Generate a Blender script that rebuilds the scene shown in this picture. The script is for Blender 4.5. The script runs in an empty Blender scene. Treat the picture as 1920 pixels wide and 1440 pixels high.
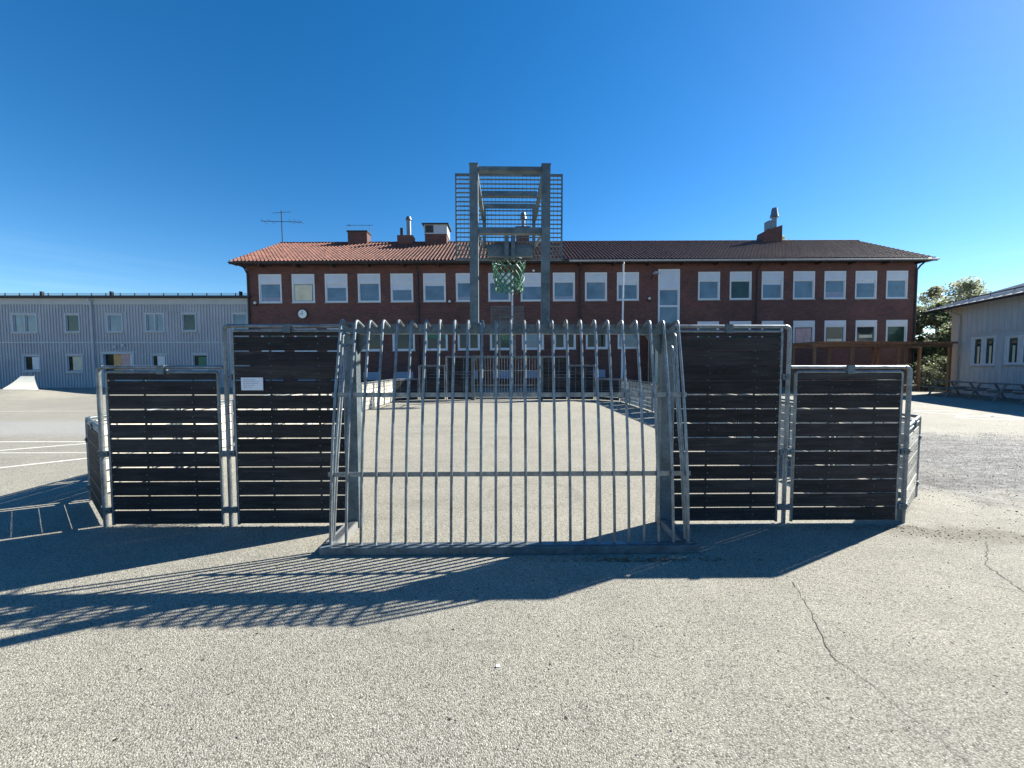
import bpy, bmesh, math, random
from mathutils import Vector, Matrix
random.seed(7)
R = math.radians
scene = bpy.context.scene
col = scene.collection

# ------------------------------------------------------------------ camera
cam_d = bpy.data.cameras.new('camera')
cam = bpy.data.objects.new('camera', cam_d)
col.objects.link(cam)
cam_d.sensor_width = 36.0
cam_d.lens = 730.0 / 1920.0 * 36.0
cam_d.clip_start = 0.05
cam_d.clip_end = 2000
cam.location = (0, 0, 1.6)
cam.rotation_euler = (R(90) - math.atan(36 / 730), 0, 0)
scene.camera = cam

# ------------------------------------------------------------------ world and sun
SUN_EL, SUN_AZ = R(35.3), R(62.9)          # azimuth from +Y towards +X
world = bpy.data.worlds.new('World')
scene.world = world
world.use_nodes = True
nt = world.node_tree
for n in list(nt.nodes):
    nt.nodes.remove(n)
out = nt.nodes.new('ShaderNodeOutputWorld')
bg = nt.nodes.new('ShaderNodeBackground')
sky = nt.nodes.new('ShaderNodeTexSky')
sky.sky_type = 'NISHITA'
sky.sun_disc = False
sky.sun_elevation = SUN_EL
sky.sun_rotation = SUN_AZ
sky.altitude = 300
sky.air_density = 0.95
sky.dust_density = 0.12
sky.ozone_density = 3.0
hsv = nt.nodes.new('ShaderNodeHueSaturation')
hsv.inputs['Saturation'].default_value = 1.35
nt.links.new(sky.outputs[0], hsv.inputs['Color'])
# faint high cirrus streaks, all round the horizon
w_tc = nt.nodes.new('ShaderNodeTexCoord')
w_mp = nt.nodes.new('ShaderNodeMapping')
w_mp.inputs['Scale'].default_value = (1.6, 1.6, 22)
w_mp.inputs['Rotation'].default_value = (R(4), R(-3), 0)
w_mp.inputs['Location'].default_value = (0.3, 0.1, 0)
nt.links.new(w_tc.outputs['Generated'], w_mp.inputs[0])
w_no = nt.nodes.new('ShaderNodeTexNoise')
w_no.inputs['Scale'].default_value = 1.5
w_no.inputs['Detail'].default_value = 7
w_no.inputs['Roughness'].default_value = 0.6
nt.links.new(w_mp.outputs[0], w_no.inputs['Vector'])
w_cr = nt.nodes.new('ShaderNodeValToRGB')
w_cr.color_ramp.elements[0].position = 0.52
w_cr.color_ramp.elements[1].position = 0.75
nt.links.new(w_no.outputs[0], w_cr.inputs[0])
w_sp = nt.nodes.new('ShaderNodeSeparateXYZ')
nt.links.new(w_tc.outputs['Generated'], w_sp.inputs[0])
w_zr = nt.nodes.new('ShaderNodeValToRGB')
w_zr.color_ramp.elements[0].position = 0.10
w_zr.color_ramp.elements[0].color = (0.10, 0.10, 0.10, 1)
w_zr.color_ramp.elements[1].position = 0.24
w_zr.color_ramp.elements[1].color = (0, 0, 0, 1)
nt.links.new(w_sp.outputs[2], w_zr.inputs[0])
w_mu = nt.nodes.new('ShaderNodeMath')
w_mu.operation = 'MULTIPLY'
nt.links.new(w_cr.outputs[0], w_mu.inputs[0])
nt.links.new(w_zr.outputs[0], w_mu.inputs[1])
w_mx = nt.nodes.new('ShaderNodeMix')
w_mx.data_type = 'RGBA'
nt.links.new(w_mu.outputs[0], w_mx.inputs[0])
nt.links.new(hsv.outputs[0], w_mx.inputs[6])
w_mx.inputs[7].default_value = (7, 8, 9, 1)
nt.links.new(w_mx.outputs[2], bg.inputs[0])
bg.inputs[1].default_value = 0.071
nt.links.new(bg.outputs[0], out.inputs[0])

sun_d = bpy.data.lights.new('sun', 'SUN')
sun_d.energy = 5.0
sun_d.angle = R(0.5)
sun_d.color = (1.0, 0.955, 0.85)
sun = bpy.data.objects.new('sun', sun_d)
col.objects.link(sun)
sd = Vector((math.sin(SUN_AZ) * math.cos(SUN_EL), math.cos(SUN_AZ) * math.cos(SUN_EL), math.sin(SUN_EL)))
sun.rotation_euler = sd.to_track_quat('Z', 'Y').to_euler()
sun.location = sd * 60

scene.view_settings.view_transform = 'Standard'
scene.view_settings.look = 'None'
scene.view_settings.gamma = 1
scene.view_settings.use_curve_mapping = False
scene.view_settings.exposure = 1.32


# ------------------------------------------------------------------ materials
def new_mat(name):
    m = bpy.data.materials.new(name)
    m.use_nodes = True
    t = m.node_tree
    b = t.nodes['Principled BSDF']
    return m, t, b


def N(t, kind, **kw):
    n = t.nodes.new(kind)
    for k, v in kw.items():
        setattr(n, k, v)
    return n


def ramp(t, fac, stops):
    r = N(t, 'ShaderNodeValToRGB')
    el = r.color_ramp.elements
    while len(el) < len(stops):
        el.new(0.5)
    for e, (p, c) in zip(el, stops):
        e.position = p
        e.color = (*c, 1) if len(c) == 3 else c
    t.links.new(fac, r.inputs[0])
    return r.outputs[0]


def mix(t, fac, a, b, mode='MIX'):
    n = N(t, 'ShaderNodeMix', data_type='RGBA', blend_type=mode)
    for sock, v in ((0, fac), (6, a), (7, b)):
        if hasattr(v, 'links'):
            t.links.new(v, n.inputs[sock])
        elif isinstance(v, tuple):
            n.inputs[sock].default_value = (*v, 1)
        else:
            n.inputs[sock].default_value = v
    return n.outputs[2]


def noise(t, vec, scale, detail=4, rough=0.55):
    n = N(t, 'ShaderNodeTexNoise')
    n.inputs['Scale'].default_value = scale
    n.inputs['Detail'].default_value = detail
    n.inputs['Roughness'].default_value = rough
    if vec is not None:
        t.links.new(vec, n.inputs['Vector'])
    return n.outputs[0]


def mapping(t, scale=(1, 1, 1), space='Object', rnd=True):
    tc = N(t, 'ShaderNodeTexCoord')
    mp = N(t, 'ShaderNodeMapping')
    mp.inputs['Scale'].default_value = scale
    t.links.new(tc.outputs[space], mp.inputs[0])
    if rnd:
        oi = N(t, 'ShaderNodeObjectInfo')
        mul = N(t, 'ShaderNodeVectorMath', operation='SCALE')
        mul.inputs[0].default_value = (37.0, 21.0, 53.0)
        t.links.new(oi.outputs['Random'], mul.inputs['Scale'])
        add = N(t, 'ShaderNodeVectorMath', operation='ADD')
        t.links.new(mp.outputs[0], add.inputs[0])
        t.links.new(mul.outputs[0], add.inputs[1])
        return add.outputs[0]
    return mp.outputs[0]


def bump(t, b, h, strength=0.3, dist=0.01):
    n = N(t, 'ShaderNodeBump')
    n.inputs['Strength'].default_value = strength
    n.inputs['Distance'].default_value = dist
    t.links.new(h, n.inputs['Height'])
    t.links.new(n.outputs[0], b.inputs['Normal'])


def simple(name, c, rough=0.6, metal=0.0, var=0.25, scale=6, bmp=0.1, sc=(1, 1, 1), spec=0.5, c2=None):
    m, t, b = new_mat(name)
    v = mapping(t, sc)
    f = noise(t, v, scale, 6)
    lo = tuple(x * (1 - var) for x in c) if c2 is None else c2
    hi = tuple(min(1, x * (1 + var)) for x in c)
    cc = ramp(t, f, [(0.3, lo), (0.7, hi)])
    t.links.new(cc, b.inputs['Base Color'])
    b.inputs['Roughness'].default_value = rough
    b.inputs['Metallic'].default_value = metal
    b.inputs['Specular IOR Level'].default_value = spec
    if bmp:
        bump(t, b, noise(t, v, scale * 8, 3), bmp, 0.003)
    return m


def asphalt_mat():
    m, t, b = new_mat('asphalt')
    v = mapping(t, space='Object', rnd=False)
    vo = N(t, 'ShaderNodeTexVoronoi')
    vo.inputs['Scale'].default_value = 150
    t.links.new(v, vo.inputs['Vector'])
    sep = N(t, 'ShaderNodeSeparateColor')
    t.links.new(vo.outputs['Color'], sep.inputs[0])
    stones = ramp(t, sep.outputs[0], [(0.0, (0.13, 0.125, 0.105)), (0.14, (0.29, 0.278, 0.236)), (0.5, (0.37, 0.356, 0.303)), (0.9, (0.43, 0.412, 0.355)), (1.0, (0.60, 0.57, 0.51))])
    edge = ramp(t, vo.outputs['Distance'], [(0.3, (1, 1, 1)), (0.85, (0.5, 0.485, 0.46))])
    c = mix(t, 1.0, stones, edge, 'MULTIPLY')
    # sub-centimetre grain and large soft patches
    g = noise(t, v, 380, 3, 0.7)
    c = mix(t, 1.0, c, ramp(t, g, [(0.3, (0.8, 0.8, 0.8)), (0.7, (1.14, 1.14, 1.14))]), 'MULTIPLY')
    p1 = noise(t, v, 0.35, 5, 0.6)
    c = mix(t, 1.0, c, ramp(t, p1, [(0.3, (0.90, 0.90, 0.91)), (0.7, (1.08, 1.07, 1.04))]), 'MULTIPLY')
    p2 = noise(t, v, 2.3, 6, 0.65)
    c = mix(t, 1.0, c, ramp(t, p2, [(0.35, (0.92, 0.92, 0.92)), (0.65, (1.05, 1.05, 1.04))]), 'MULTIPLY')
    # long scuffs, water stains and darker traffic lanes
    p3 = noise(t, mapping(t, (0.25, 1.5, 1), rnd=False), 1.3, 7, 0.7)
    c = mix(t, 1.0, c, ramp(t, p3, [(0.28, (0.80, 0.80, 0.80)), (0.45, (1, 1, 1)), (0.62, (1, 1, 1)), (0.75, (1.08, 1.08, 1.07))]), 'MULTIPLY')
    p4 = noise(t, v, 26, 5, 0.75)
    c = mix(t, 1.0, c, ramp(t, p4, [(0.3, (0.86, 0.86, 0.86)), (0.5, (1, 1, 1)), (0.75, (1.06, 1.06, 1.06))]), 'MULTIPLY')
    # sparse dark spots of gum and bitumen
    vs = N(t, 'ShaderNodeTexVoronoi')
    vs.inputs['Scale'].default_value = 5.5
    t.links.new(v, vs.inputs['Vector'])
    sp = ramp(t, vs.outputs['Distance'], [(0.036, (0.12, 0.12, 0.12)), (0.06, (1, 1, 1))])
    c = mix(t, 1.0, c, sp, 'MULTIPLY')
    # worn, broken area to the right of the arena
    sx = N(t, 'ShaderNodeSeparateXYZ')
    t.links.new(v, sx.inputs[0])

    def mth(op, a, b_=None):
        n = N(t, 'ShaderNodeMath', operation=op)
        for i, q in enumerate((a, b_)):
            if q is None:
                continue
            if hasattr(q, 'links'):
                t.links.new(q, n.inputs[i])
            else:
                n.inputs[i].default_value = q
        return n.outputs[0]
    dx = mth('DIVIDE', mth('SUBTRACT', sx.outputs[0], 9.2), 5.4)
    dy = mth('DIVIDE', mth('SUBTRACT', sx.outputs[1], 6.3), 3.1)
    d = mth('SQRT', mth('ADD', mth('MULTIPLY', dx, dx), mth('MULTIPLY', dy, dy)))
    d = mth('ADD', d, mth('MULTIPLY', mth('SUBTRACT', noise(t, v, 1.1, 6, 0.7), 0.5), 1.6))
    mask = ramp(t, d, [(0.6, (1, 1, 1)), (1.25, (0, 0, 0))])
    rough_n = noise(t, mapping(t, (0.7, 1.25, 1), rnd=False), 8, 12, 0.9)
    rough_c = ramp(t, rough_n, [(0.40, (0.04, 0.038, 0.036)), (0.50, (0.16, 0.157, 0.15)), (0.60, (0.38, 0.38, 0.37))])
    st_n = noise(t, mapping(t, (0.35, 1.6, 1), rnd=False), 1.7, 8, 0.8)
    rough_c = mix(t, 1.0, rough_c, ramp(t, st_n, [(0.35, (0.45, 0.44, 0.43)), (0.6, (1.25, 1.25, 1.28))]), 'MULTIPLY')
    c = mix(t, mth('MULTIPLY', mask, 0.9), c, rough_c)
    # soil blown along the foot of the right corner
    ex = mth('DIVIDE', mth('SUBTRACT', sx.outputs[0], 4.35), 1.15)
    ey = mth('DIVIDE', mth('SUBTRACT', mth('ADD', sx.outputs[1], mth('MULTIPLY', sx.outputs[0], 0.12)), 4.12), 0.26)
    e = mth('SQRT', mth('ADD', mth('MULTIPLY', ex, ex), mth('MULTIPLY', ey, ey)))
    e = mth('ADD', e, mth('MULTIPLY', mth('SUBTRACT', noise(t, v, 5, 6, 0.7), 0.5), 2.0))
    mask2 = ramp(t, e, [(0.3, (0.9, 0.9, 0.9)), (1.3, (0, 0, 0))])
    soil = ramp(t, noise(t, v, 30, 8, 0.85), [(0.4, (0.045, 0.038, 0.028)), (0.6, (0.24, 0.22, 0.17))])
    c = mix(t, mask2, c, soil)
    # pale repair band on the left
    bx = mth('ADD', mth('DIVIDE', mth('ABSOLUTE', mth('SUBTRACT', sx.outputs[1], 9.9)), 1.5), mth('MULTIPLY', mth('SUBTRACT', noise(t, v, 0.8, 5), 0.5), 0.8))
    lft = ramp(t, mth('ADD', mth('MULTIPLY', sx.outputs[0], -0.1), 0.0), [(0.55, (0, 0, 0)), (0.75, (0.5, 0.5, 0.5))])
    mask3 = mix(t, 1.0, ramp(t, bx, [(0.5, (1, 1, 1)), (1.0, (0, 0, 0))]), lft, 'MULTIPLY')
    c = mix(t, mask3, c, (0.33, 0.335, 0.34))
    # faint worn ring on the court floor
    rx = mth('DIVIDE', mth('SUBTRACT', sx.outputs[0], 0.3), 0.62)
    ry = mth('DIVIDE', mth('SUBTRACT', sx.outputs[1], 4.75), 0.5)
    rr = mth('SQRT', mth('ADD', mth('MULTIPLY', rx, rx), mth('MULTIPLY', ry, ry)))
    rr = mth('ADD', rr, mth('MULTIPLY', mth('SUBTRACT', noise(t, v, 3, 4), 0.5), 0.5))
    c = mix(t, 1.0, c, ramp(t, rr, [(0.75, (0.97, 0.97, 0.98)), (0.92, (0.82, 0.82, 0.82)), (1.08, (1, 1, 1))]), 'MULTIPLY')
    t.links.new(c, b.inputs['Base Color'])
    b.inputs['Roughness'].default_value = 0.85
    b.inputs['Specular IOR Level'].default_value = 0.35
    hmul = mth('ADD', mth('MULTIPLY', vo.outputs['Distance'], -0.9), mth('MULTIPLY', g, 0.5))
    hmul = mth('ADD', hmul, mth('MULTIPLY', mth('MULTIPLY', mask, rough_n), 7.0))
    bump(t, b, hmul, 0.85, 0.0055)
    return m


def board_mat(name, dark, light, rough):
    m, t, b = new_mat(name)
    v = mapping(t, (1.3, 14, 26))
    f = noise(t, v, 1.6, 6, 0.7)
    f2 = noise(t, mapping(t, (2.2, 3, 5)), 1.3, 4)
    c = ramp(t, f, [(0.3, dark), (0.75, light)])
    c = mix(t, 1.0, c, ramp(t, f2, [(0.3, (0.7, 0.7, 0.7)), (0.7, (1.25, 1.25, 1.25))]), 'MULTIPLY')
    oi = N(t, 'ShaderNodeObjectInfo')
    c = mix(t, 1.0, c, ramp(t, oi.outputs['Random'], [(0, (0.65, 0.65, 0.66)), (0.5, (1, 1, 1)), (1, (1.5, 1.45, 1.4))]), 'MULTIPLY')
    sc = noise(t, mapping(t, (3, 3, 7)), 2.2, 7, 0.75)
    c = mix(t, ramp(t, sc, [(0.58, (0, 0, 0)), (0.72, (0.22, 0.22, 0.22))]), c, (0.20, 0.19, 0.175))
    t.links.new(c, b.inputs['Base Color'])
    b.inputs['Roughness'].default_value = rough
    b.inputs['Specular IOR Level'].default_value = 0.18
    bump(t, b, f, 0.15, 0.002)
    return m


def galv_mat(name, c=(0.22, 0.245, 0.26), rough=0.48, metal=0.75):
    m, t, b = new_mat(name)
    v = mapping(t)
    vo = N(t, 'ShaderNodeTexVoronoi')
    vo.inputs['Scale'].default_value = 55
    t.links.new(v, vo.inputs['Vector'])
    sep = N(t, 'ShaderNodeSeparateColor')
    t.links.new(vo.outputs['Color'], sep.inputs[0])
    sp = ramp(t, sep.outputs[0], [(0, tuple(x * 0.86 for x in c)), (1, tuple(x * 1.12 for x in c))])
    st = ramp(t, noise(t, v, 5, 6, 0.7), [(0.3, (0.55, 0.55, 0.54)), (0.5, (0.95, 0.95, 0.95)), (0.68, (1.3, 1.3, 1.3))])
    gc = mix(t, 1.0, sp, st, 'MULTIPLY')
    ru = ramp(t, noise(t, v, 14, 6, 0.8), [(0.66, (0, 0, 0)), (0.76, (0.6, 0.6, 0.6))])
    gc = mix(t, ru, gc, (0.16, 0.085, 0.045))
    t.links.new(gc, b.inputs['Base Color'])
    b.inputs['Metallic'].default_value = metal
    rr = ramp(t, noise(t, v, 12, 4), [(0.3, (rough - 0.1,) * 3), (0.7, (rough + 0.12,) * 3)])
    t.links.new(rr, b.inputs['Roughness'])
    return m


def brick_mat():
    m, t, b = new_mat('brick')
    tc = N(t, 'ShaderNodeTexCoord')
    sx = N(t, 'ShaderNodeSeparateXYZ')
    t.links.new(tc.outputs['Object'], sx.inputs[0])
    ad = N(t, 'ShaderNodeMath', operation='ADD')
    t.links.new(sx.outputs[0], ad.inputs[0])
    t.links.new(sx.outputs[1], ad.inputs[1])
    cb = N(t, 'ShaderNodeCombineXYZ')
    t.links.new(ad.outputs[0], cb.inputs[0])
    t.links.new(sx.outputs[2], cb.inputs[1])
    br = N(t, 'ShaderNodeTexBrick')
    br.inputs['Scale'].default_value = 1.0
    br.inputs['Brick Width'].default_value = 0.26
    br.inputs['Row Height'].default_value = 0.077
    br.inputs['Mortar Size'].default_value = 0.007
    br.inputs['Color1'].default_value = (0.135, 0.042, 0.032, 1)
    br.inputs['Color2'].default_value = (0.075, 0.024, 0.020, 1)
    br.inputs['Mortar'].default_value = (0.16, 0.125, 0.11, 1)
    t.links.new(cb.outputs[0], br.inputs['Vector'])
    n1 = noise(t, tc.outputs['Object'], 0.45, 9, 0.75)
    c = mix(t, 1.0, br.outputs[0], ramp(t, n1, [(0.3, (0.6, 0.62, 0.65)), (0.7, (1.35, 1.25, 1.2))]), 'MULTIPLY')
    t.links.new(c, b.inputs['Base Color'])
    b.inputs['Roughness'].default_value = 0.8
    bump(t, b, br.outputs['Fac'], -0.4, 0.01)
    return m


def glass_mat(name, c, rough=0.06, ior=1.75):
    m, t, b = new_mat(name)
    v = mapping(t, (1, 1, 1))
    cc = ramp(t, noise(t, v, 1.2, 3), [(0.3, tuple(x * 0.75 for x in c)), (0.7, tuple(x * 1.25 for x in c))])
    t.links.new(cc, b.inputs['Base Color'])
    b.inputs['Roughness'].default_value = rough
    b.inputs['IOR'].default_value = ior
    bump(t, b, noise(t, v, 0.9, 2), 0.05, 0.02)
    return m


def tile_mat():
    m, t, b = new_mat('clay_tile')
    v = mapping(t, rnd=False)
    cell = N(t, 'ShaderNodeTexVoronoi')
    cell.inputs['Scale'].default_value = 3.6
    t.links.new(v, cell.inputs['Vector'])
    sep = N(t, 'ShaderNodeSeparateColor')
    t.links.new(cell.outputs['Color'], sep.inputs[0])
    c = ramp(t, sep.outputs[0], [(0, (0.085, 0.027, 0.019)), (0.5, (0.155, 0.050, 0.032)), (1, (0.25, 0.095, 0.060))])
    glare_mottle = noise(t, mapping(t, (0.16, 0.5, 0.5), rnd=False), 4, 8, 0.7)
    sx = N(t, 'ShaderNodeSeparateXYZ')
    t.links.new(v, sx.inputs[0])
    # veiling glare and view angle painted in: tiles greyer towards the right
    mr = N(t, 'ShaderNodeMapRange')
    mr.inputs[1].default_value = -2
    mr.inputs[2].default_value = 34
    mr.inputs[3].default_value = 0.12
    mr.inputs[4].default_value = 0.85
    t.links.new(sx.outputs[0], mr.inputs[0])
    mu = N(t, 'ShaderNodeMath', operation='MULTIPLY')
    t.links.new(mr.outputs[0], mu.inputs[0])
    t.links.new(ramp(t, glare_mottle, [(0.25, (0.6, 0.6, 0.6)), (0.6, (1, 1, 1))]), mu.inputs[1])
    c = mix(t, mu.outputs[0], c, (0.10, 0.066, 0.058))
    t.links.new(c, b.inputs['Base Color'])
    b.inputs['Roughness'].default_value = 0.7
    return m


M = {}
M['asphalt'] = asphalt_mat()
M['galv'] = galv_mat('galvanised_steel')
M['galv_dark'] = galv_mat('dull_galvanised_steel', (0.115, 0.150, 0.165), 0.55, 0.35)
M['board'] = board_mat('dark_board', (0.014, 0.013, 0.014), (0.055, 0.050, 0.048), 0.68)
M['board_sunlit'] = board_mat('sunlit_board_face', (0.42, 0.39, 0.33), (0.66, 0.63, 0.56), 0.5)  # pale copy of the board colour with sunlight painted in
M['bolt'] = simple('bolt_steel', (0.6, 0.6, 0.6), 0.3, 1.0)
M['sign'] = simple('sign_plate', (0.72, 0.74, 0.78), 0.4, 0, 0.06, 3, 0)
M['sign_print'] = simple('sign_print', (0.33, 0.35, 0.42), 0.5, 0, 0.1, 3, 0)
M['concrete'] = simple('kerb_concrete', (0.20, 0.20, 0.195), 0.8, 0, 0.25, 5, 0.4)
M['ramp'] = simple('cream_ramp', (0.72, 0.68, 0.56), 0.6, 0, 0.06, 2, 0.1)
M['paint'] = simple('road_paint', (0.66, 0.64, 0.58), 0.7, 0, 0.14, 14, 0.3)
M['paint_worn'] = simple('worn_paint', (0.50, 0.48, 0.44), 0.8, 0, 0.3, 7, 0.3)
M['crack'] = simple('bitumen_crack', (0.06, 0.056, 0.05), 0.9, 0, 0.3, 9, 0.3)
M['net'] = simple('green_net', (0.03, 0.15, 0.09), 0.5, 0, 0.4, 30, 0.2)
M['brick'] = brick_mat()
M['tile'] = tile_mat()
M['fascia'] = simple('dark_fascia', (0.035, 0.03, 0.03), 0.6, 0, 0.2)
M['gutter_pale'] = simple('pale_gutter', (0.42, 0.40, 0.38), 0.5, 0, 0.15)
M['white'] = simple('white_paint', (0.66, 0.67, 0.69), 0.5, 0, 0.07, 3, 0.05)
M['spandrel'] = simple('window_top_panel', (0.56, 0.60, 0.68), 0.5, 0, 0.06, 2, 0.03)
M['pane_blue'] = glass_mat('glass_with_blind', (0.12, 0.18, 0.235), 0.06, 1.6)
M['pane_dark'] = glass_mat('dark_glass', (0.012, 0.02, 0.024), 0.06, 1.45)
M['pane_green'] = glass_mat('greenish_glass', (0.03, 0.06, 0.05), 0.06, 1.45)
M['curtain'] = simple('cream_curtain_or_reflection', (0.66, 0.60, 0.45), 0.8, 0, 0.15, 2, 0.1)
M['curtain_pink'] = simple('pink_curtain', (0.55, 0.36, 0.34), 0.8, 0, 0.2, 3, 0.1)
M['curtain_orange'] = simple('orange_poster', (0.62, 0.36, 0.13), 0.8, 0, 0.3, 5, 0.1)
M['cover'] = simple('blue_grey_cover', (0.25, 0.29, 0.38), 0.6, 0, 0.1)
M['siding'] = simple('grey_siding', (0.385, 0.40, 0.43), 0.6, 0, 0.13, 0.7, 0.05)
M['siding_band'] = simple('pale_grey_band', (0.42, 0.43, 0.43), 0.6, 0, 0.06, 1.5, 0.05)
M['trim_grey'] = simple('grey_trim', (0.42, 0.46, 0.50), 0.55, 0, 0.06, 2, 0.05)
M['roofing'] = simple('dark_roofing', (0.03, 0.032, 0.036), 0.7, 0, 0.25)
M['board_pale'] = simple('pale_grey_cladding', (0.44, 0.48, 0.50), 0.65, 0, 0.1, 2, 0.1, (3, 3, 0.4))
M['board_cream'] = simple('cream_cladding', (0.55, 0.51, 0.42), 0.65, 0, 0.06, 2, 0.05)
M['roof_metal'] = simple('pale_sheet_roof', (0.42, 0.42, 0.43), 0.5, 0.1, 0.1, 1, 0.05)
M['wood'] = simple('brown_wood', (0.20, 0.11, 0.06), 0.75, 0, 0.3, 3, 0.2, (1, 6, 6))
M['wood_grey'] = simple('weathered_wood', (0.20, 0.175, 0.16), 0.8, 0, 0.3, 3, 0.2, (1, 8, 8))
M['leaf'] = simple('leaf_green', (0.12, 0.15, 0.07), 0.45, 0, 0.35, 1.2, 0)
M['leaf_pale'] = simple('pale_leaf', (0.20, 0.21, 0.15), 0.45, 0, 0.35, 1.0, 0)
M['bark'] = simple('bark', (0.10, 0.08, 0.06), 0.9, 0, 0.3, 8, 0.5)
M['black'] = simple('black_metal', (0.02, 0.02, 0.022), 0.5, 0, 0.2)
M['clock_face'] = simple('clock_face', (0.8, 0.8, 0.76), 0.4, 0, 0.03, 2, 0)
M['flue'] = simple('flue_metal', (0.22, 0.22, 0.22), 0.4, 0.8, 0.15)
M['litter'] = simple('dry_leaf', (0.22, 0.14, 0.08), 0.8, 0, 0.5, 3, 0)
M['gravel'] = simple('grey_gravel', (0.33, 0.325, 0.31), 0.85, 0, 0.5, 2, 0.2)
M['stone'] = simple('loose_stone', (0.19, 0.185, 0.175), 0.85, 0, 0.65, 3, 0.3)
for k, tc in (('leaf', (0.17, 0.20, 0.11)), ('leaf_pale', (0.40, 0.42, 0.28))):
    t = M[k].node_tree
    bs = t.nodes['Principled BSDF']
    tr = N(t, 'ShaderNodeBsdfTranslucent')
    tr.inputs[0].default_value = (*tc, 1)
    ms = N(t, 'ShaderNodeMixShader')
    ms.inputs[0].default_value = 0.55
    t.links.new(bs.outputs[0], ms.inputs[1])
    t.links.new(tr.outputs[0], ms.inputs[2])
    t.links.new(ms.outputs[0], t.nodes['Material Output'].inputs[0])


# ------------------------------------------------------------------ mesh helpers
class MB:
    def __init__(self):
        self.v, self.f, self.mi = [], [], []

    def add(self, vs, fs, mi=0):
        o = len(self.v)
        self.v += [tuple(p) for p in vs]
        self.f += [tuple(i + o for i in q) for q in fs]
        self.mi += [mi] * len(fs)
        return self

    def box(self, x0, x1, y0, y1, z0, z1, mi=0):
        vs = [(x0, y0, z0), (x1, y0, z0), (x1, y1, z0), (x0, y1, z0), (x0, y0, z1), (x1, y0, z1), (x1, y1, z1), (x0, y1, z1)]
        return self.add(vs, [(0, 3, 2, 1), (4, 5, 6, 7), (0, 1, 5, 4), (1, 2, 6, 5), (2, 3, 7, 6), (3, 0, 4, 7)], mi)

    def chbox(self, x0, x1, y0, y1, z0, z1, c, mi=0, mback=None):
        """box with chamfered long edges (section in y-z), long axis x; back (+y) face may take another material"""
        sec = [(y0, z0 + c), (y0, z1 - c), (y0 + c, z1), (y1 - c, z1), (y1, z1 - c), (y1, z0 + c), (y1 - c, z0), (y0 + c, z0)]
        vs = [(x0, a, b_) for a, b_ in sec] + [(x1, a, b_) for a, b_ in sec]
        o = len(self.v)
        self.v += vs
        for i in range(8):
            j = (i + 1) % 8
            self.f.append((o + i, o + 8 + i, o + 8 + j, o + j))
            self.mi.append(mback if (mback is not None and i == 4) else mi)
        self.f.append(tuple(o + i for i in range(8)))
        self.f.append(tuple(o + 8 + i for i in reversed(range(8))))
        self.mi += [mi, mi]
        return self

    def tube(self, pts, r, n=8, caps=True, mi=0, r1=None):
        pts = [Vector(p) for p in pts]
        k = len(pts)
        d0 = (pts[1] - pts[0]).normalized()
        up = Vector((0, 0, 1)) if abs(d0.z) < 0.9 else Vector((1, 0, 0))
        u = d0.cross(up).normalized()
        o = len(self.v)
        for i, p in enumerate(pts):
            if i == 0:
                d = d0
            elif i == k - 1:
                d = (pts[i] - pts[i - 1]).normalized()
            else:
                d = ((pts[i] - pts[i - 1]).normalized() + (pts[i + 1] - pts[i]).normalized())
                d = d.normalized() if d.length > 1e-6 else d0
            u = (u - d * u.dot(d)).normalized()
            w = d.cross(u)
            rr = r if r1 is None else r + (r1 - r) * i / (k - 1)
            for j in range(n):
                a = 2 * math.pi * j / n
                self.v.append(tuple(p + (u * math.cos(a) + w * math.sin(a)) * rr))
        for i in range(k - 1):
            for j in range(n):
                j2 = (j + 1) % n
                self.f.append((o + i * n + j, o + i * n + j2, o + (i + 1) * n + j2, o + (i + 1) * n + j))
                self.mi.append(mi)
        if caps:
            self.f.append(tuple(o + j for j in reversed(range(n))))
            self.f.append(tuple(o + (k - 1) * n + j for j in range(n)))
            self.mi += [mi, mi]
        return self

    def mesh(self, name, mats, smooth=False):
        me = bpy.data.meshes.new(name)
        me.from_pydata(self.v, [], self.f)
        for m in (mats if isinstance(mats, (list, tuple)) else [mats]):
            me.materials.append(m)
        me.polygons.foreach_set('material_index', self.mi)
        if smooth:
            me.polygons.foreach_set('use_smooth', [True] * len(self.f))
            try:
                me.set_sharp_from_angle(angle=R(40))
            except Exception:
                pass
        me.update()
        return me


def link(name, me, parent=None):
    o = bpy.data.objects.new(name, me)
    col.objects.link(o)
    if parent:
        o.parent = parent
    return o


def part(name, mb, mats, parent, smooth=False):
    return link(name, mb.mesh(name, mats, smooth), parent)


def thing(name, label, cat, loc=(0, 0, 0), rz=0, group=None):
    o = bpy.data.objects.new(name, None)
    col.objects.link(o)
    o.location = loc
    o.rotation_euler = (0, 0, rz)
    tag(o, label, cat, group)
    return o


def tag(o, label, cat, group=None):
    o['label'] = label
    o['category'] = cat
    if group:
        o['group'] = group
    return o


def struct(name, mb, mats, smooth=False):
    o = part(name, mb, mats, None, smooth)
    o['kind'] = 'structure'
    return o


def kids(o):
    return [c for c in bpy.data.objects if c.parent == o]


def copy_tree(o, parent=None, memo=None):
    if memo is None:
        memo = {}
        for c in bpy.data.objects:
            if c.parent:
                memo.setdefault(c.parent.name, []).append(c)
    c = o.copy()
    col.objects.link(c)
    if parent:
        c.parent = parent
    for ch in memo.get(o.name, []):
        copy_tree(ch, c, memo)
    return c


def arc(c, p0, p1, n=5):
    """quarter bend points from p0 to p1 about corner c (quadratic)"""
    c, p0, p1 = Vector(c), Vector(p0), Vector(p1)
    return [tuple((1 - t) ** 2 * p0 + 2 * t * (1 - t) * c + t * t * p1) for t in [i / n for i in range(n + 1)]]


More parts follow.
